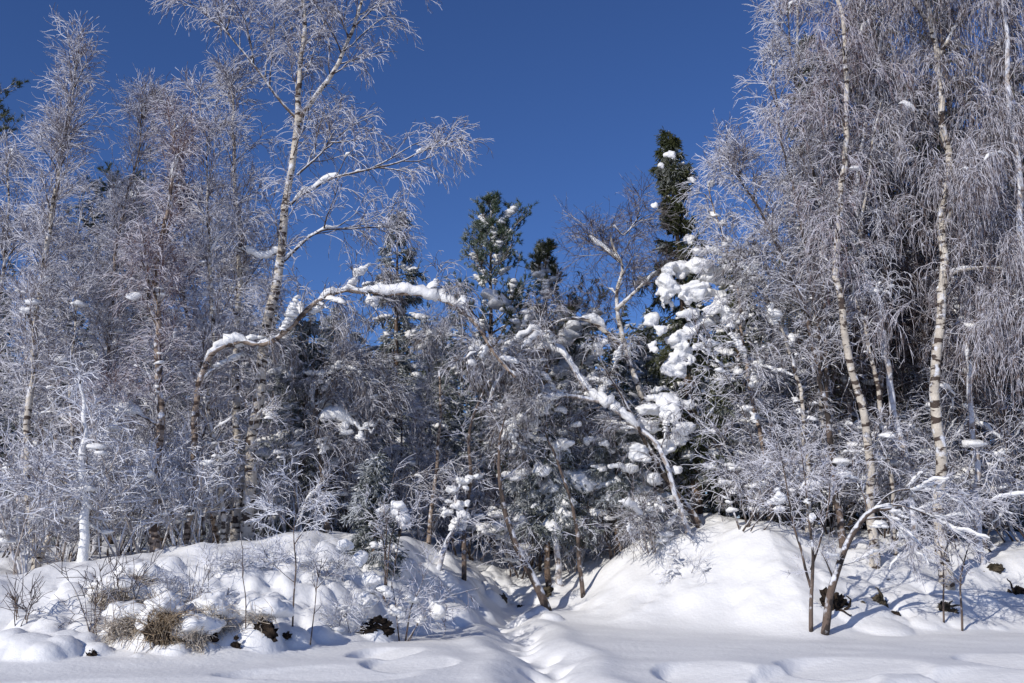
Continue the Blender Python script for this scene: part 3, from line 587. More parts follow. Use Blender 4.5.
# ------------------------------------------------------------------ right birches
birch('birch_tree', 'crooked cream-barked birch, the thickest trunk at right, with a rimed side fork', 'birch',
      [(945, 565), (940, 500), (938, 430), (934, 380), (938, 320), (945, 265), (938, 220), (948, 170), (942, 110), (934, 50), (925, -20), (925, -110)], 17.2, 0.105, 0.03,
      limbs=[dict(p=[(942, 235), (955, 200), (968, 165), (990, 135), (1012, 115)], r=0.045, r2=.02, n=10, s=.8),
             dict(p=[(938, 292), (950, 275), (975, 268), (1010, 268), (1050, 272)], r=0.04, r2=.025, n=14, s=1.6),
             dict(p=[(936, 60), (960, 20), (985, -40)], r=0.04, n=12, s=.2), dict(p=[(934, 30), (905, -10), (880, -60)], r=0.04, n=12, s=.2)],
      rt=0.85, twig=M_TWIG_D, seed=61, n1=50, l1=(0.8, 1.9), a1=0.9, up1=0.05, from_t=0.34, droop=-0.42, n2=9, n3=7, n4=3, l3=(0.35, 0.9), snow=0.3, lumps=6)
birch('birch_tree', 'cream birch trunk second from the right group, bowed left, rime curtains around it', 'birch',
      [(872, 525), (868, 460), (858, 400), (848, 345), (838, 290), (836, 220), (846, 140), (845, 60), (835, -20), (832, -90)], 17.6, 0.08, 0.025, rt=0.85, twig=M_TWIG_R, seed=62, n1=42, l1=(0.7, 1.7), a1=0.85, up1=0.05, from_t=0.36, droop=-0.36, n2=9, n4=3, l3=(0.3, 0.8), snow=0.3, lumps=8)
birch('birch_tree', 'mottled birch trunk between the bowed cream trunk and the crooked birch', 'birch',
      [(912, 530), (904, 460), (892, 400), (880, 335), (866, 270), (858, 210), (862, 130), (880, 60), (885, -60)], 18.6, 0.07, 0.02, rt=0.85, twig=M_TWIG_D, seed=63, n1=40, l1=(0.7, 1.7), a1=0.85, up1=0.05, from_t=0.36, droop=-0.34, n2=9, n4=3, l3=(0.3, 0.8), snow=0.4, lumps=10, bark=M_RIMED)
birch('birch_tree', 'dark-limbed birch leaning left into the open sky, right of the big snowy spruce', 'birch',
      [(842, 520), (832, 440), (822, 385), (806, 325), (788, 265), (764, 215), (742, 185), (722, 150)], 18.2, 0.065, 0.012, seed=64, n1=44, l1=(0.7, 1.5), a1=0.75, up1=0.2, from_t=0.38, droop=-0.06, n4=3, snow=0.35, lumps=14, bark=M_DARKBARK,
      limbs=[dict(p=[(822, 360), (810, 280), (795, 200), (780, 130), (770, 60)], r=0.035, n=14, s=.3), dict(p=[(826, 400), (824, 300), (822, 220), (806, 140), (790, 50), (785, -20)], r=0.04, n=18, s=.5)])
birch('birch_tree', 'grey birch at the right edge trailing long rimed curtains of twigs', 'birch',
      [(1040, 560), (1036, 440), (1030, 300), (1020, 180), (1010, 80), (1000, -40)], 16.6, 0.08, 0.03, rt=0.9, twig=M_TWIG_D, seed=65, n1=56, l1=(0.7, 1.6), a1=1.0, up1=0.0, from_t=0.34, droop=-0.55, n2=9, n3=7, n4=3, l3=(0.4, 1.0), snow=0.2, lumps=4, bark=M_RIMED)
birch('birch_tree', 'thin snowy birch close behind the right shoulder of the big snowy spruce', 'birch',
      [(770, 525), (765, 450), (752, 390), (742, 330), (735, 280), (722, 230), (708, 185)], 18.8, 0.05, 0.01, seed=66, n1=30, l1=(0.5, 1.0), a1=0.8, up1=0.1, from_t=0.2, droop=-0.12, snow=1.0, lumps=26, bark=M_BIRCH_D)
birch('birch_tree', 'thin pale birch reaching up out of frame just right of the leaning dark-limbed birch', 'birch',
      [(838, 520), (822, 420), (815, 330), (822, 250), (815, 150), (800, 60), (795, -40)], 19.2, 0.05, 0.015, seed=67, n1=46, l1=(0.7, 1.5), a1=0.8, up1=0.1, from_t=0.35, droop=-0.16, snow=0.4, lumps=14)
for k, (u, D, H, lab, ar) in enumerate([(752, 18.0, 2.4, 'drooping twiggy bush on the crest of the right mound right of the big spruce', .9), (800, 18.9, 3.0, 'snow-flecked bush left of the bowed cream trunk', .6),
                                    (760, 19.0, 4.4, 'tall snow-dotted bush right of the big snowy spruce', .5), (885, 19.4, 2.6, 'rimed bush at the feet of the two cream trunks', .5),
                                    (985, 19.2, 2.6, 'rimed bush right of the crooked birch', .6), (925, 19.5, 3.6, 'rimed bush behind the crooked birch', .5), (835, 19.3, 3.8, 'rimed bush behind the bowed cream trunk', .5)]):
    bush('frosted_bush', lab, 'bush', G(u, D), H, 1.6, 230+k, stems=9, n1=9, n2=8, n3=5, n4=1, rt=1.05, snow=0.55, lumps=22, r=0.018, bark=M_BRANCH, arch=ar, droop=-0.06, lump_s=1.2)
birch('birch_tree', 'slim tan birch crossing behind the bowed cream trunk', 'birch', [(893, 525), (884, 440), (866, 340), (852, 260), (872, 160), (880, 100)], 18.1, 0.05, 0.015, seed=68, n1=22, from_t=0.4, l1=(0.6, 1.3), droop=-.25, snow=.5, lumps=8)
birch('birch_tree', 'slim leaning birch between the upright twin sapling and the big snowy spruce', 'birch', [(806, 522), (806, 440), (790, 360), (768, 300), (748, 250)], 18.3, 0.05, 0.012, seed=69, n1=22, from_t=0.35, l1=(0.5, 1.1), droop=-.12, snow=.9, lumps=12, twig=M_TWIG_C)
birch('birch_tree', 'slim grey-tan birch just right of the crooked cream birch', 'birch', [(980, 530), (973, 430), (966, 330), (973, 220), (968, 100)], 18.4, 0.055, 0.015, seed=70, n1=22, from_t=0.4, l1=(0.6, 1.3), droop=-.3, snow=.4, lumps=8, bark=M_RIMED, twig=M_TWIG_D)
# centre bushes
for k, (u, D, H, lab, ar) in enumerate([(520, 20.6, 2.4, 'bowed snow-loaded bush in the middle of the gap', 1.3), (575, 20.0, 2.2, 'bowed snow-loaded bush right of the leaning dead trunk', 1.3), (615, 20.0, 2.0, 'twiggy snow-loaded bush left of the big spruce foot', 1.2),
                                    (650, 18.6, 1.7, 'low drooping bush on the left flank of the right mound', 1.2), (545, 22.0, 3.2, 'taller snowy bush at the back of the gap', 1.0), (600, 22.0, 3.2, 'tall snowy bush behind the snow-plastered bowed trunk', 1.0),
                                    (470, 20.8, 3.6, 'grey frosted bush left of the gap centre', .8), (420, 20.5, 3.2, 'grey frosted bush behind the young spruce', .6), (345, 19.6, 3.4, 'frosted bush behind the half-fallen sapling', .6), (285, 18.3, 2.4, 'fine rimed bush right of the forked birch foot', .4)]):
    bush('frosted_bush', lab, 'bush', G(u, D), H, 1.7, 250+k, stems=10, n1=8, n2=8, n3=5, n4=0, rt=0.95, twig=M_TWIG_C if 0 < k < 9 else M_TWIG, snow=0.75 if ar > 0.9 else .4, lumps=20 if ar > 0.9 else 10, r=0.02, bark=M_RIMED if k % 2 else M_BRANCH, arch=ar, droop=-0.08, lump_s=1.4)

# ------------------------------------------------------------------ bare trunks inside the gap
def stick(name, label, cat, pts, D, r0, r1, bark, seed, snow=0.0, n=8, gap=.3, l=(0.3, 0.8), twig=None, extra=None, lumps=0):
    rng = np.random.default_rng(seed); P = pxs(pts, D); zz = gz(P[0, 0], P[0, 1]); P[0, 2] = zz-0.1; base = (P[0, 0], P[0, 1], zz)
    root = thing(name, base, label, cat); Q = resample(P, 24, rng, 0.02); R_ = np.linspace(r0, r1, 24); gt = Geo(); tubes(gt, Q, R_, 8); gs = Geo()
    if snow: snow_line(gs, Q, R_, rng, snow, gap=gap)
    gw = Geo()
    if n:
        S, Dr, t, _ = pick(Q[None], n, 0.2, 1, 0.9, rng); L1 = grow(S, Dr, rng.uniform(*l, n), 6, rng, 0.15, (0, 0, -0.03)); tubes(gw, L1, taper(n, 6, 0.009, 0.005), 3)
        S, Dr, t, _ = pick(L1, 7, 0.2, 1, 0.8, rng); L2 = grow(S, Dr, rng.uniform(0.12, 0.35, len(S)), 4, rng, 0.18, (0, 0, -0.05)); tubes(gw, L2, taper(len(S), 4, 0.006, 0.004), 3)
        S, Dr, t, _ = pick(L2, 3, 0.2, 1, 0.8, rng); L3 = grow(S, Dr, rng.uniform(0.06, 0.15, len(S)), 2, rng, 0.18); tubes(gw, L3, taper(len(S), 2, 0.005, 0.003), 3)
        if lumps:
            C = L1[rng.integers(0, n, lumps), rng.integers(2, 6, lumps)]; s = rng.uniform(0.04, 0.09, lumps)[:, None]*np.array([1.2, 1, .8]); blobs(gs, C, s, 2)
    if extra:
        for (u, v, a, b) in extra:
            c = px(u, v, D); s = np.array([a, a, b])/F*D*0.8; m = 6; d = rng.normal(0, 0.5, (m, 3)); blobs(gs, c+d*s, s*rng.uniform(0.4, 0.75, (m, 1)), 3, 0.35, 1.5); blobs(gs, [c], [s*.8], 3, .35, 1.5)
    b = np.array(base); gt.build('trunk', bark, root, b)
    if gw.v: gw.build('twigs', twig or M_TWIG, root, b, smooth=False)
    if gs.v: gs.build('snow', M_CLUMP, root, b)
    return root
stick('dead_trunk', 'broken grey trunk leaning left, its dark butt in snow at the gap mouth', 'dead trunk', [(548, 607), (535, 580), (518, 550), (506, 515), (500, 480), (499, 445), (505, 415)], 18.0, 0.085, 0.012, M_DARKBARK, 301, 0.8, 8)
stick('dead_trunk', 'thin brown leaning stem right of the broken grey trunk', 'dead trunk', [(583, 577), (578, 545), (572, 510), (560, 470), (545, 430)], 18.6, 0.045, 0.02, M_DARKBARK, 302, 0.5, 8)
stick('dead_trunk', 'dark straight stem with a big snow load at the left of the gap', 'dead trunk', [(464, 556), (466, 520), (471, 480), (470, 430), (490, 380)], 18.4, 0.05, 0.02, M_DARKBARK, 303, 0.4, 10, lumps=8)
stick('dead_trunk', 'short leaning trunk topped by bright snow lumps, left of the dark straight stem', 'dead trunk', [(438, 560), (446, 540), (458, 522), (455, 500), (462, 480)], 18.2, 0.055, 0.02, M_RIMED, 304, 1.2, 8,
      extra=[(453, 490, 9, 7), (458, 505, 10, 9), (462, 482, 7, 6), (448, 512, 7, 7), (470, 478, 6, 5), (462, 520, 8, 8), (454, 526, 6, 6)])
stick('dead_trunk', 'pale thin stem rising in the dim gap left of the snow lumps', 'dead trunk', [(428, 552), (432, 510), (436, 470), (440, 420), (438, 370)], 19.2, 0.045, 0.02, M_BIRCH_D, 305, 0.3, 10)
stick('fallen_log', 'dark snow-topped log leaning out from the foot of the big spruce', 'log', [(702, 528), (690, 510), (672, 488), (655, 460), (640, 430)], 18.9, 0.07, 0.04, M_DARKBARK, 306, 0.9, 4)
for k, (pts, D, lab) in enumerate([([(612, 556), (605, 530), (596, 500), (580, 470)], 19.4, 'thin brown stem on the slope just right of the leaning brown stem'),
                                   ([(622, 552), (612, 520), (600, 470), (592, 420)], 19.6, 'slightly longer thin stem, nearest the mound foot'),
                                   ([(540, 560), (542, 500), (548, 440), (545, 390)], 21.0, 'dim upright stem behind the broken grey trunk'),
                                   ([(598, 560), (590, 510), (572, 450), (566, 400)], 20.4, 'dim leaning stem at the back right of the gap'),
                                   ([(640, 545), (634, 500), (620, 450), (606, 420)], 19.4, 'brown stem at the left edge of the right mound crest'),
                                   ([(495, 545), (494, 480), (500, 420), (496, 350)], 22.0, 'dim straight stem at the centre back of the gap'),
                                   ([(400, 548), (398, 500), (402, 430), (392, 350)], 21.5, 'dim straight stem behind the young spruce'),
                                   ([(520, 548), (524, 480), (515, 420), (512, 350)], 23.0, 'dim stem deep between the pines')]):
    stick('thin_stem', lab, 'stem', pts, D, 0.035, 0.014, M_BIRCH_D if k % 2 else M_DARKBARK, 320+k, 0.3, 9, lumps=4)

# ------------------------------------------------------------------ saplings and twigs in front of the bank
def shoots(name, label, cat, D, stems, seed, bark, twig, snow=0.0, n=8, l=(0.2, 0.5), blob=(), sub=True, from_t=0.3, droop=-0.02, rt=1.0):
    """several hand-placed stems from one root"""
    rng = np.random.default_rng(seed); P0 = pxs(stems[0]['p'], D)[0]; zz = gz(P0[0], D); base = np.array([P0[0], D, zz]); root = thing(name, base, label, cat); gt = Geo(); gw = Geo(); gs = Geo()
    for st in stems:
        P = pxs(st['p'], D)
        if st.get('root', True): P[0, 2] = gz(P[0, 0], P[0, 1])-0.06
        Q = resample(P, 24, rng, 0.015); R_ = np.linspace(st['r'], st.get('r2', 0.004), 24); tubes(gt, Q, R_, 8)
        if st.get('s', snow): snow_line(gs, Q, R_, rng, st.get('s', snow), gap=0.25)
        m = st.get('n', n)
        if m:
            S, Dr, t, _ = pick(Q[None], m, from_t, 1, 0.75, rng); L1 = grow(S, Dr, rng.uniform(*st.get('l', l), m), 6, rng, 0.13, (0, 0, droop)); tubes(gw, L1, taper(m, 6, 0.006*rt, 0.0035*rt), 3)
            if snow > .5:
                for q in L1: snow_line(gs, q, np.full(7, 0.006), rng, 0.7*snow, gap=0.35)
            if sub:
                S, Dr, t, _ = pick(L1, 6, 0.15, 1, 0.7, rng); L2 = grow(S, Dr, rng.uniform(0.08, 0.28, len(S)), 4, rng, 0.15, (0, 0, droop)); tubes(gw, L2, taper(len(S), 4, 0.0045*rt, 0.003*rt), 3)
                S, Dr, t, _ = pick(L2, 3, 0.15, 1, 0.7, rng); L3 = grow(S, Dr, rng.uniform(0.04, 0.12, len(S)), 2, rng, 0.15, (0, 0, droop)); tubes(gw, L3, taper(len(S), 2, 0.004*rt, 0.0025*rt), 3)
    for (u, v, a, b) in blob:
        c = px(u, v, D); s = np.array([a, a, b])/F*D*0.8; m = 5; d = rng.normal(0, 0.45, (m, 3)); blobs(gs, c+d*s, s*rng.uniform(0.4, 0.75, (m, 1)), 3, 0.32, 1.4); blobs(gs, [c], [s*.85], 3, .3, 1.4)
    gt.build('stems', bark, root, base)
    if gw.v: gw.build('twigs', twig, root, base, smooth=False)
    if gs.v: gs.build('snow', M_CLUMP, root, base)
    return root
shoots('leaning_sapling', 'thick brown sapling leaning right at the right bank, its snowy crown drooping', 'sapling', 15.1,
       [dict(p=[(824, 632), (829, 600), (836, 575), (846, 548), (858, 526), (870, 512), (890, 508)], r=0.062, r2=0.035, s=1.3, n=6),
        dict(p=[(866, 515), (890, 505), (915, 510), (940, 522), (962, 536)], r=0.022, root=False, s=1.0, n=24, l=(0.3, 0.7)), dict(p=[(862, 520), (885, 518), (905, 530), (915, 545)], r=0.02, root=False, s=1.0, n=22, l=(0.3, .7)),
        dict(p=[(868, 512), (862, 490), (850, 470)], r=0.012, root=False, n=8, s=.3), dict(p=[(870, 512), (900, 490), (950, 492), (990, 500)], r=0.018, root=False, n=24, s=0.8, l=(.3, .7)),
        dict(p=[(834, 580), (826, 562), (820, 552)], r=0.018, root=False, n=3, s=.3), dict(p=[(840, 566), (860, 560), (878, 555)], r=0.008, root=False, n=4, s=0)], 401, M_DARKBARK, M_TWIG, 0.8, droop=-0.05, blob=[(880, 525, 9, 5), (905, 535, 10, 5), (895, 512, 8, 4)])
shoots('sapling', 'upright reddish-brown twin-stemmed sapling beside the leaning sapling', 'sapling', 15.2,
       [dict(p=[(811, 630), (811, 600), (812, 580), (813, 550), (810, 520), (806, 480), (800, 440)], r=0.034, n=14), dict(p=[(811, 588), (804, 565), (799, 545), (792, 518), (786, 480), (775, 430)], r=0.022, root=False, n=14),
        dict(p=[(811, 570), (820, 540), (828, 500), (830, 460)], r=0.018, root=False, n=12)], 402, M_DARKBARK, M_TWIG, 0.25, l=(0.25, .6), blob=[(782, 497, 7, 6), (806, 502, 4, 4), (812, 518, 4, 5)])
shoots('sapling', 'thin crooked twig sapling on the right bank under the crooked birch', 'sapling', 15.9, [dict(p=[(941, 588), (943, 560), (950, 535), (945, 500)], r=0.016, n=8), dict(p=[(943, 560), (938, 540), (930, 520)], r=0.01, root=False, n=5)], 403, M_DARKBARK, M_TWIG, 0.1)
shoots('sapling', 'forked twig sapling just right of the thin crooked one', 'sapling', 15.7, [dict(p=[(960, 604), (962, 580), (966, 560), (975, 530), (985, 500)], r=0.018, n=10), dict(p=[(962, 585), (952, 575), (946, 568)], r=0.01, root=False, n=3), dict(p=[(965, 565), (955, 545), (958, 525)], r=0.01, root=False, n=6)], 404, M_DARKBARK, M_TWIG, 0.1)
shoots('sapling', 'small sapling with a rusty stem and rimed spreading top on the left bank', 'sapling', 13.6,
       [dict(p=[(293, 616), (294, 590), (296, 565), (293, 535), (295, 505), (290, 470)], r=0.013, n=12, l=(.2, .5)), dict(p=[(294, 582), (280, 570), (268, 558), (262, 545)], r=0.007, root=False, n=6), dict(p=[(294, 545), (310, 520), (322, 495)], r=0.008, root=False, n=10, l=(.2, .45)),
        dict(p=[(294, 530), (275, 510), (262, 490)], r=0.008, root=False, n=10, l=(.2, .45))], 405, M_DARKBARK, M_TWIG_T, 0.15)
shoots('sapling', 'single dark upright twig left of the rusty-stemmed sapling', 'sapling', 13.0, [dict(p=[(246, 625), (246, 600), (242, 575), (242, 550)], r=0.008, n=4, l=(.1, .3))], 406, M_DARKBARK, M_DARKTWIG, 0, sub=False)
shoots('sapling', 'dark forked twig right of the rusty-stemmed sapling', 'sapling', 13.5, [dict(p=[(311, 616), (316, 590), (320, 570), (321, 560)], r=0.009, n=5, l=(.15, .3)), dict(p=[(317, 588), (326, 578), (336, 570)], r=0.007, root=False, n=3)], 407, M_DARKBARK, M_DARKTWIG, 0, sub=False)
shoots('snowy_shrub', 'dark-stemmed shrub fanning up beside the young spruce, one bright snow cushion on top', 'shrub', 15.6,
       [dict(p=[(386, 578), (384, 550), (378, 525), (365, 500)], r=0.014, n=6), dict(p=[(386, 578), (390, 550), (396, 525), (410, 490)], r=0.014, n=6), dict(p=[(388, 578), (397, 555), (402, 530), (420, 505)], r=0.012, n=6), dict(p=[(384, 575), (386, 540), (388, 510), (395, 470)], r=0.012, n=7)],
       408, M_DARKBARK, M_TWIG, 0.1, blob=[(400, 512, 11, 11), (404, 520, 9, 10), (382, 512, 8, 6)])
shoots('snowy_shrub', 'low branchy shrub weighed with snow lumps where the left bank meets the track', 'shrub', 14.6,
       [dict(p=[(405, 630), (412, 610), (420, 590), (430, 565)], r=0.014, n=8), dict(p=[(405, 630), (420, 622), (436, 612), (450, 605)], r=0.012, n=7, s=1.2), dict(p=[(400, 630), (395, 605), (390, 580)], r=0.012, n=8), dict(p=[(408, 628), (425, 610), (450, 596), (480, 588)], r=0.006, n=2, l=(.1, .2))],
       409, M_DARKBARK, M_TWIG, 0.5, blob=[(437, 612, 10, 10), (412, 600, 9, 6), (395, 612, 10, 8), (385, 590, 9, 6), (420, 618, 7, 5), (362, 560, 10, 12), (372, 580, 12, 12), (366, 600, 14, 10), (345, 545, 9, 7)])
for k, (u0, D, H, dirs, lab) in enumerate([(95, 12.9, 1.0, [(-.6, 0, 1), (-.3, 0, 1), (.1, 0, 1)], 'spray of bare dark shoots at the left end of the tan grass'), (125, 13.2, 0.9, [(-.2, 0, 1), (.3, 0, 1), (-.8, 0, .8)], 'bare arched shoots just above the tan grass'),
                                           (18, 13.0, 0.7, [(-.3, 0, 1), (.4, 0, .9)], 'few thin bare twigs poking out near the left edge'), (200, 13.4, 0.8, [(.5, 0, 1), (.1, 0, 1), (-.3, 0, 1)], 'thin rimed shoots behind the tan grass cave')]):
    bush('bare_shoots', lab, 'shoots', G(u0, D), H, 0.6, 420+k, stems=6, n1=3, n2=3, n3=0, twig=M_DARKTWIG if k != 3 else M_TWIG_T, bark=M_DARKBARK, snow=0, lumps=0, r=0.008, dirs=dirs, rt=0.7, arch=.3)
for k, (u0, D, lab) in enumerate([(225, 14.6, 'fine rimed twigs fringing the crest left of the rusty-stemmed sapling'), (268, 15.3, 'fine rimed twigs on the hump crest below the forked birch'), (320, 15.2, 'fine rimed twigs on the hump crest right of the rusty sapling'), (345, 14.2, 'rime-fuzzed brush on the right shoulder of the left hump'),
                                  (180, 14.0, 'rime-fuzzed brush above the brown grass cave'), (690, 17.6, 'thin hanging twigs lying over the crest of the right mound')]):
    bush('low_brush', lab, 'brush', G(u0, D), 0.5 if k < 5 else 0.7, 2.0, 440+k, stems=7 if k < 5 else 4, n1=4, n2=4, n3=3, twig=M_TWIG_T, bark=M_BRANCH, snow=0.2, lumps=5, r=0.005, rt=0.55, arch=1.0 if k != 5 else 1.8)

# ------------------------------------------------------------------ dry grass, soil lumps with hole shade painted in, and roots in the bank
def grass(label, u, v, w, h, D, seed, n=500, cap=0.45):
    n = int(n*1.5)
    rng = np.random.default_rng(seed); c = px(u, v, D); wx = w/F*D; hz = h/F*D; base = (c[0], D, gz(c[0], D)); root = thing('grass_tuft', base, label, 'dry grass')
    S = np.stack([c[0]+rng.uniform(-0.5, 0.5, n)*wx, D+0.12+rng.normal(0, 0.06, n), c[2]+hz*rng.uniform(-0.4, 0.5, n)], -1)
    Dr = np.stack([rng.normal(0, 0.7, n), rng.normal(-0.35, 0.4, n), rng.uniform(-0.6, 0.8, n)-(0.7 if n > 700 else 0)], -1)
    Q = grow(S, Dr, (0.04+hz*(0.2+0.75*rng.uniform(0, 1, n)**2)), 7, rng, 0.26, (0, 0, 1), [-.1, -.2, -.3, -.4, -.3, -.2, -.1]); g_ = Geo(); tubes(g_, Q, taper(n, 7, 0.0055, 0.0025), 3)
    k = n//5; S = np.stack([c[0]+rng.normal(0, 0.35, k)*wx, D+rng.normal(0, 0.1, k), c[2]+hz*rng.uniform(-.2, .5, k)], -1)
    Q = grow(S, np.stack([rng.normal(0, .8, k), rng.normal(-.1, .4, k), rng.uniform(.1, 1, k)], -1), rng.uniform(.4, 1, k)*hz, 6, rng, .12, (0, 0, -.05)); tubes(g_, Q, taper(k, 6, 0.004, 0.002), 3)
    g_.build('blades', M_STRAW if n > 700 else M_STRAW_P, root, base, smooth=False)
    if cap:
        gs = Geo(); m = int(44*cap); t = rng.uniform(-1, 1, m); q = np.stack([c[0]+t*wx*0.62, D+0.16+rng.normal(0, 0.06, m), c[2]+hz*(0.62-0.45*t*t)+rng.normal(0, 0.05, m)*hz], -1)
        s = rng.uniform(0.07, 0.17, m)[:, None]*np.array([1.25, 1, .8]); blobs(gs, q, s, 3, 0.3, 1.6)
        gs.build('snow_cap', M_SNOW, root, base, fuse=0.022)
def soil(name, label, cat, u, v, a, b, D, seed, m=None, dep=0.3, parts=7):
    rng = np.random.default_rng(seed); c = px(u, v, D); a, b = (a*0.8, b*0.8) if name == 'exposed_root' else (a, b); s = np.array([a, a*dep, b])/F*D; g_ = Geo()
    d = rng.normal(0, 0.42, (parts, 3)); blobs(g_, c+d*s, s*rng.uniform(0.3, 0.6, (parts, 1)), 3, 0.9, 3.6, seed)
    if name == 'exposed_root':
        k = 7; Q = grow(c+rng.normal(0, .35, (k, 3))*s, rng.normal(0, 1, (k, 3))*[1, .25, 1.0], rng.uniform(.8, 2.0, k)*max(s), 7, rng, 0.45, (0, 0, -.05)); tubes(g_, Q, taper(k, 7, 0.028, 0.008), 6)
    g_.build(name, m or M_SOIL_SHADE, None, tuple(c), label=label, category=cat)
def foot(u, v):
    # distance at which the view line through (u,v) meets the bank
    D = np.arange(9, 22, 0.02); P = np.array([px(u, v, d) for d in D]); hh = ground(P[:, 0], P[:, 1]); k = np.argmax(hh > P[:, 2]); return float(D[k]) if (hh > P[:, 2]).any() else 14.0
for k, (u, v, a, b, lab) in enumerate([(158, 638, 13, 22, 'large shade-painted soil lump behind the brown grass, left bank'), (262, 632, 12, 12, 'small shade-painted soil lump below the single dark upright twig'), (91, 655, 6, 7, 'little shade-painted soil lump at the left bank foot, left of the brown grass'),
                                       (285, 640, 6, 6, 'tiny shade-painted soil lump directly under the rusty-stemmed sapling'), (378, 628, 15, 9, 'wide shade-painted soil lump at the right end of the left bank'), (205, 640, 9, 8, 'shade-painted soil lump at the right edge of the brown grass'), (236, 648, 6, 8, 'shade-painted soil spot left of the soil lump under the twig')]):
    soil('hole_shade_soil', lab, 'bare soil', u, v, a, b, foot(u, v)-(0.06 if k == 0 else 0.0), 500+k)  # flattened soil lumps; the shade of a hole is painted into their colour
for k, (u, v, w, h, n, lab) in enumerate([(163, 632, 30, 40, 560, 'biggest tuft of brown hanging grass in the left bank'), (112, 600, 30, 24, 420, 'tan grass tuft at the left end of the bank tussocks'), (122, 630, 22, 26, 340, 'tan grass tuft left of the biggest brown tuft'),
                                          (208, 622, 30, 26, 420, 'pale rimed grass tuft right of the biggest brown tuft'), (190, 640, 24, 24, 320, 'short tan tuft low at the bank foot'), (150, 603, 22, 14, 200, 'sparse tan tuft on top of the brown cave'), (258, 620, 24, 20, 120, 'thin brown blades over the shade-painted soil lump under the twig'), (135, 585, 40, 20, 240, 'pale blades above the tan tussocks')]):
    grass(lab, u, v, w, h, foot(u, v+h*0.3)-0.02, 520+k, n)
for k, (u, v, a, b, lab) in enumerate([(830, 612, 17, 15, 'mossy root plate behind the feet of the two right saplings'), (858, 604, 6, 4, 'small brown root knob right of the root plate'), (880, 605, 9, 10, 'slanting exposed root right of the small knob'), (895, 615, 6, 6, 'dark root end at the lower tip of the slanting root'),
                                       (948, 613, 10, 9, 'dark root clump below the thin crooked sapling'), (992, 572, 11, 8, 'broken root stub near the right edge'), (1017, 596, 9, 12, 'grey root lump at the right edge'), (889, 582, 4, 3, 'tiny root fleck high on the right bank'),
                                       (546, 598, 8, 9, 'splintered dark butt wood beside the broken grey trunk'), (522, 608, 4, 3, 'dark fleck in the snow left of the broken trunk foot'), (502, 600, 5, 7, 'dark streak of earth left of the broken trunk foot'), (800, 614, 5, 4, 'small earth fleck left of the root plate')]):
    soil('exposed_root', lab, 'root', u, v, a, b, foot(u, v)+0.07, 540+k, M_ROOT if k % 3 else M_SOIL_SHADE, parts=9)

# ------------------------------------------------------------------ background trees: one of each kind, copied
ORD = ['first', 'second', 'third', 'fourth', 'fifth', 'sixth', 'seventh', 'eighth', 'ninth', 'tenth', 'eleventh', 'twelfth', 'thirteenth', 'fourteenth', 'fifteenth', 'sixteenth', 'seventeenth', 'eighteenth', 'nineteenth', 'twentieth']
def row(proto, spots, what, group, seed):
    rng = np.random.default_rng(seed); spots = sorted(spots)
    for i, (u, D, s) in enumerate(spots):
        p = G(u, D); lab = '%s, %s from the left in its row' % (what, ORD[i])
        if i == 0: proto.location = tuple(p); proto.scale = (s, s, s); proto['label'] = lab; proto['group'] = group
        else: copy_thing(proto, tuple(p), rng.uniform(0, 6.28), (s, s*rng.uniform(0.9, 1.1)), lab)['group'] = group
pr = conifer('spruce_tree', '', 'spruce', (0, 0, 0), 7.5, [(0, 1.5), (0.4, 1.3), (0.8, 0.6), (1, 0.05)], 601, n1=95, needle=M_NEEDLE_F, snow=0.5, snow_s=0.8, dens=0.8)
row(pr, [(-60, 26, 1.0), (30, 27, 0.95), (160, 28, 0.8), (225, 26, 0.7), (330, 25, 0.8), (440, 29, 0.75), (590, 27, 0.65), (650, 26, 0.7), (770, 28, 0.85), (560, 31, 0.8), (480, 24, 0.5)], 'frosted spruce in the shaded second row', 'second-row spruces', 1)
pr = conifer('spruce_tree', '', 'spruce', (0, 0, 0), 8.0, [(0, 1.8), (0.4, 1.5), (0.8, 0.7), (1, 0.05)], 602, n1=95, needle=M_NEEDLE, snow=0.25, snow_s=0.8, dens=0.8)
row(pr, [(-20, 31, 1.0), (110, 31, 0.9), (200, 33, 0.9), (270, 30, 0.75), (380, 31, 0.8), (430, 34, 0.8), (515, 35, 0.85), (620, 32, 0.75), (700, 30, 0.9), (860, 27, 1.3), (940, 27, 1.5), (1010, 28, 1.4), (1080, 27, 1.3), (975, 30, 1.6), (900, 31, 1.5), (1045, 25, 1.3), (835, 29, 1.2), (800, 31, 1.0)], 'dark spruce deep in the shaded back row', 'back-row spruces', 2)
pr = birch('birch_tree', '', 'birch', None, 0, 0.06, 0.01, world=[(0, 0, 0), (0.05, 0, 2), (-0.1, 0.1, 4), (0.15, 0, 6), (0.1, 0, 7.6)], seed=603, n1=48, l1=(0.6, 1.5), a1=0.6, up1=0.18, from_t=0.2, droop=-.05, n4=2, snow=0.4, lumps=14, bark=M_RIMED, twig=M_TWIG)
row(pr, [(15, 21, 1.05), (95, 22, 1.0), (150, 21.5, 1.0), (210, 22, 0.95), (262, 21.5, 0.75), (350, 23, 0.65), (425, 23, 0.6), (790, 22, 0.8), (960, 21, 1.1), (335, 20.5, .55), (45, 23, 1.15), (120, 24, 1.12), (180, 23.5, 1.1), (232, 24, 1.0)], 'slim frosted birch standing just behind the front trees', 'second-row birches', 3)
pr = bush('frosted_bush', '', 'bush', (0, 0, 0), 3.0, 1.8, 604, stems=12, n1=9, n2=8, n3=5, n4=0, rt=1.1, snow=0.5, lumps=18, r=0.018, bark=M_BRANCH, arch=0.7, twig=M_TWIG, lump_s=1.3)
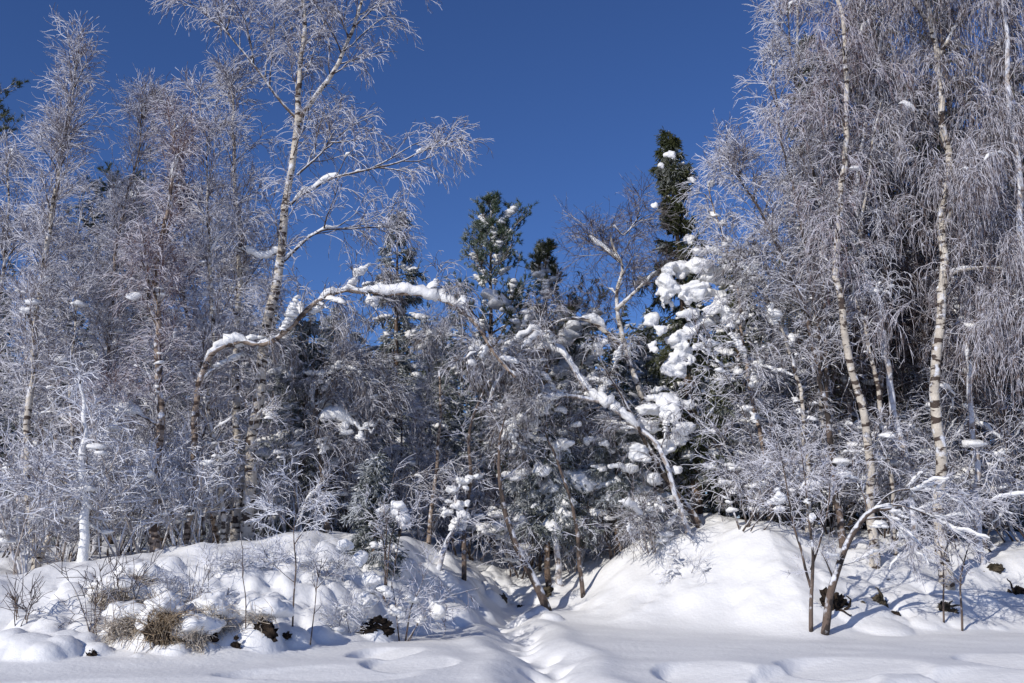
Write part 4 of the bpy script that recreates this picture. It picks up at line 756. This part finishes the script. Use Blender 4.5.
row(pr, [(0, 19.5, 0.9), (75, 20, 1.0), (125, 21, 1.1), (180, 21, 1.0), (240, 20.5, 0.9), (300, 21.5, 0.9), (385, 22.5, 0.85), (450, 22.5, 0.8), (505, 24, 0.9), (560, 24, 0.9), (640, 22, 1.0), (700, 21.5, 1.1), (790, 20.5, 1.0), (860, 21, 1.2), (960, 20.5, 1.2), (1020, 19.5, 1.2)], 'leafless frosted undergrowth bush', 'undergrowth bushes', 4)

pr = birch('birch_tree', '', 'birch', None, 0, 0.07, 0.015, world=[(0, 0, 0), (0.1, 0, 2.5), (-0.1, 0.1, 5), (0.2, 0, 8), (0.1, 0, 10.5)], seed=605, n1=85, l1=(0.7, 1.7), a1=0.9, up1=0.05, from_t=0.2, droop=-.36, n2=8, n4=1, l3=(.3, .8), snow=0.3, lumps=14, bark=M_BIRCH_D, twig=M_DARKTWIG)
row(pr, [(850, 21, 1.0), (895, 20.2, 1.05), (935, 21.5, 1.1), (975, 20.4, 1.05), (1010, 21, 1.0)], 'drooping birch in the brown tangle at right', 'brown tangle birches', 6)

# the wood behind everything, one mass
rng = np.random.default_rng(700); gf = Geo(); nT = 300
xx = rng.uniform(-30, 30, nT); yy = rng.uniform(34, 60, nT); hh = 0.225*yy*rng.uniform(0.7, 1.0, nT)
tt = np.linspace(0, 1, 7)
for x, y, h in zip(xx, yy, hh):
    z = gz(x, y); tubes(gf, np.stack([x+0*tt, y+0*tt, z+h*tt], -1), 0.09*(1-tt)+0.01, 5)
    m = 80; t = rng.uniform(0.05, 1, m); ph = rng.uniform(0, 6.28, m); L = 2.1*(1-t)**0.8*rng.uniform(.7, 1.1, m)+0.1
    S = np.stack([x+0*t, y+0*t, z+h*t], -1); L1 = grow(S, np.stack([np.cos(ph), np.sin(ph), 0.1+0*ph], -1), L, 4, rng, 0.1, (0, 0, -0.08)); tubes(gf, L1, taper(m, 4, 0.05, 0.03), 3)
    S, Dr, _, _ = pick(L1, 9, 0.1, 1, 0.8, rng, flat=.5); spikes(gf, S, Dr, rng.uniform(0.2, 0.4, len(S)), 0.05)
gf.build('far_wood', M_NEEDLE_F, kind='stuff', smooth=False, label='dim mass of frosted forest far behind the front trees', category='wood')
print('TOTAL POLYS', sum(len(m.polygons) for m in bpy.data.meshes), 'objects', len(bpy.data.objects))
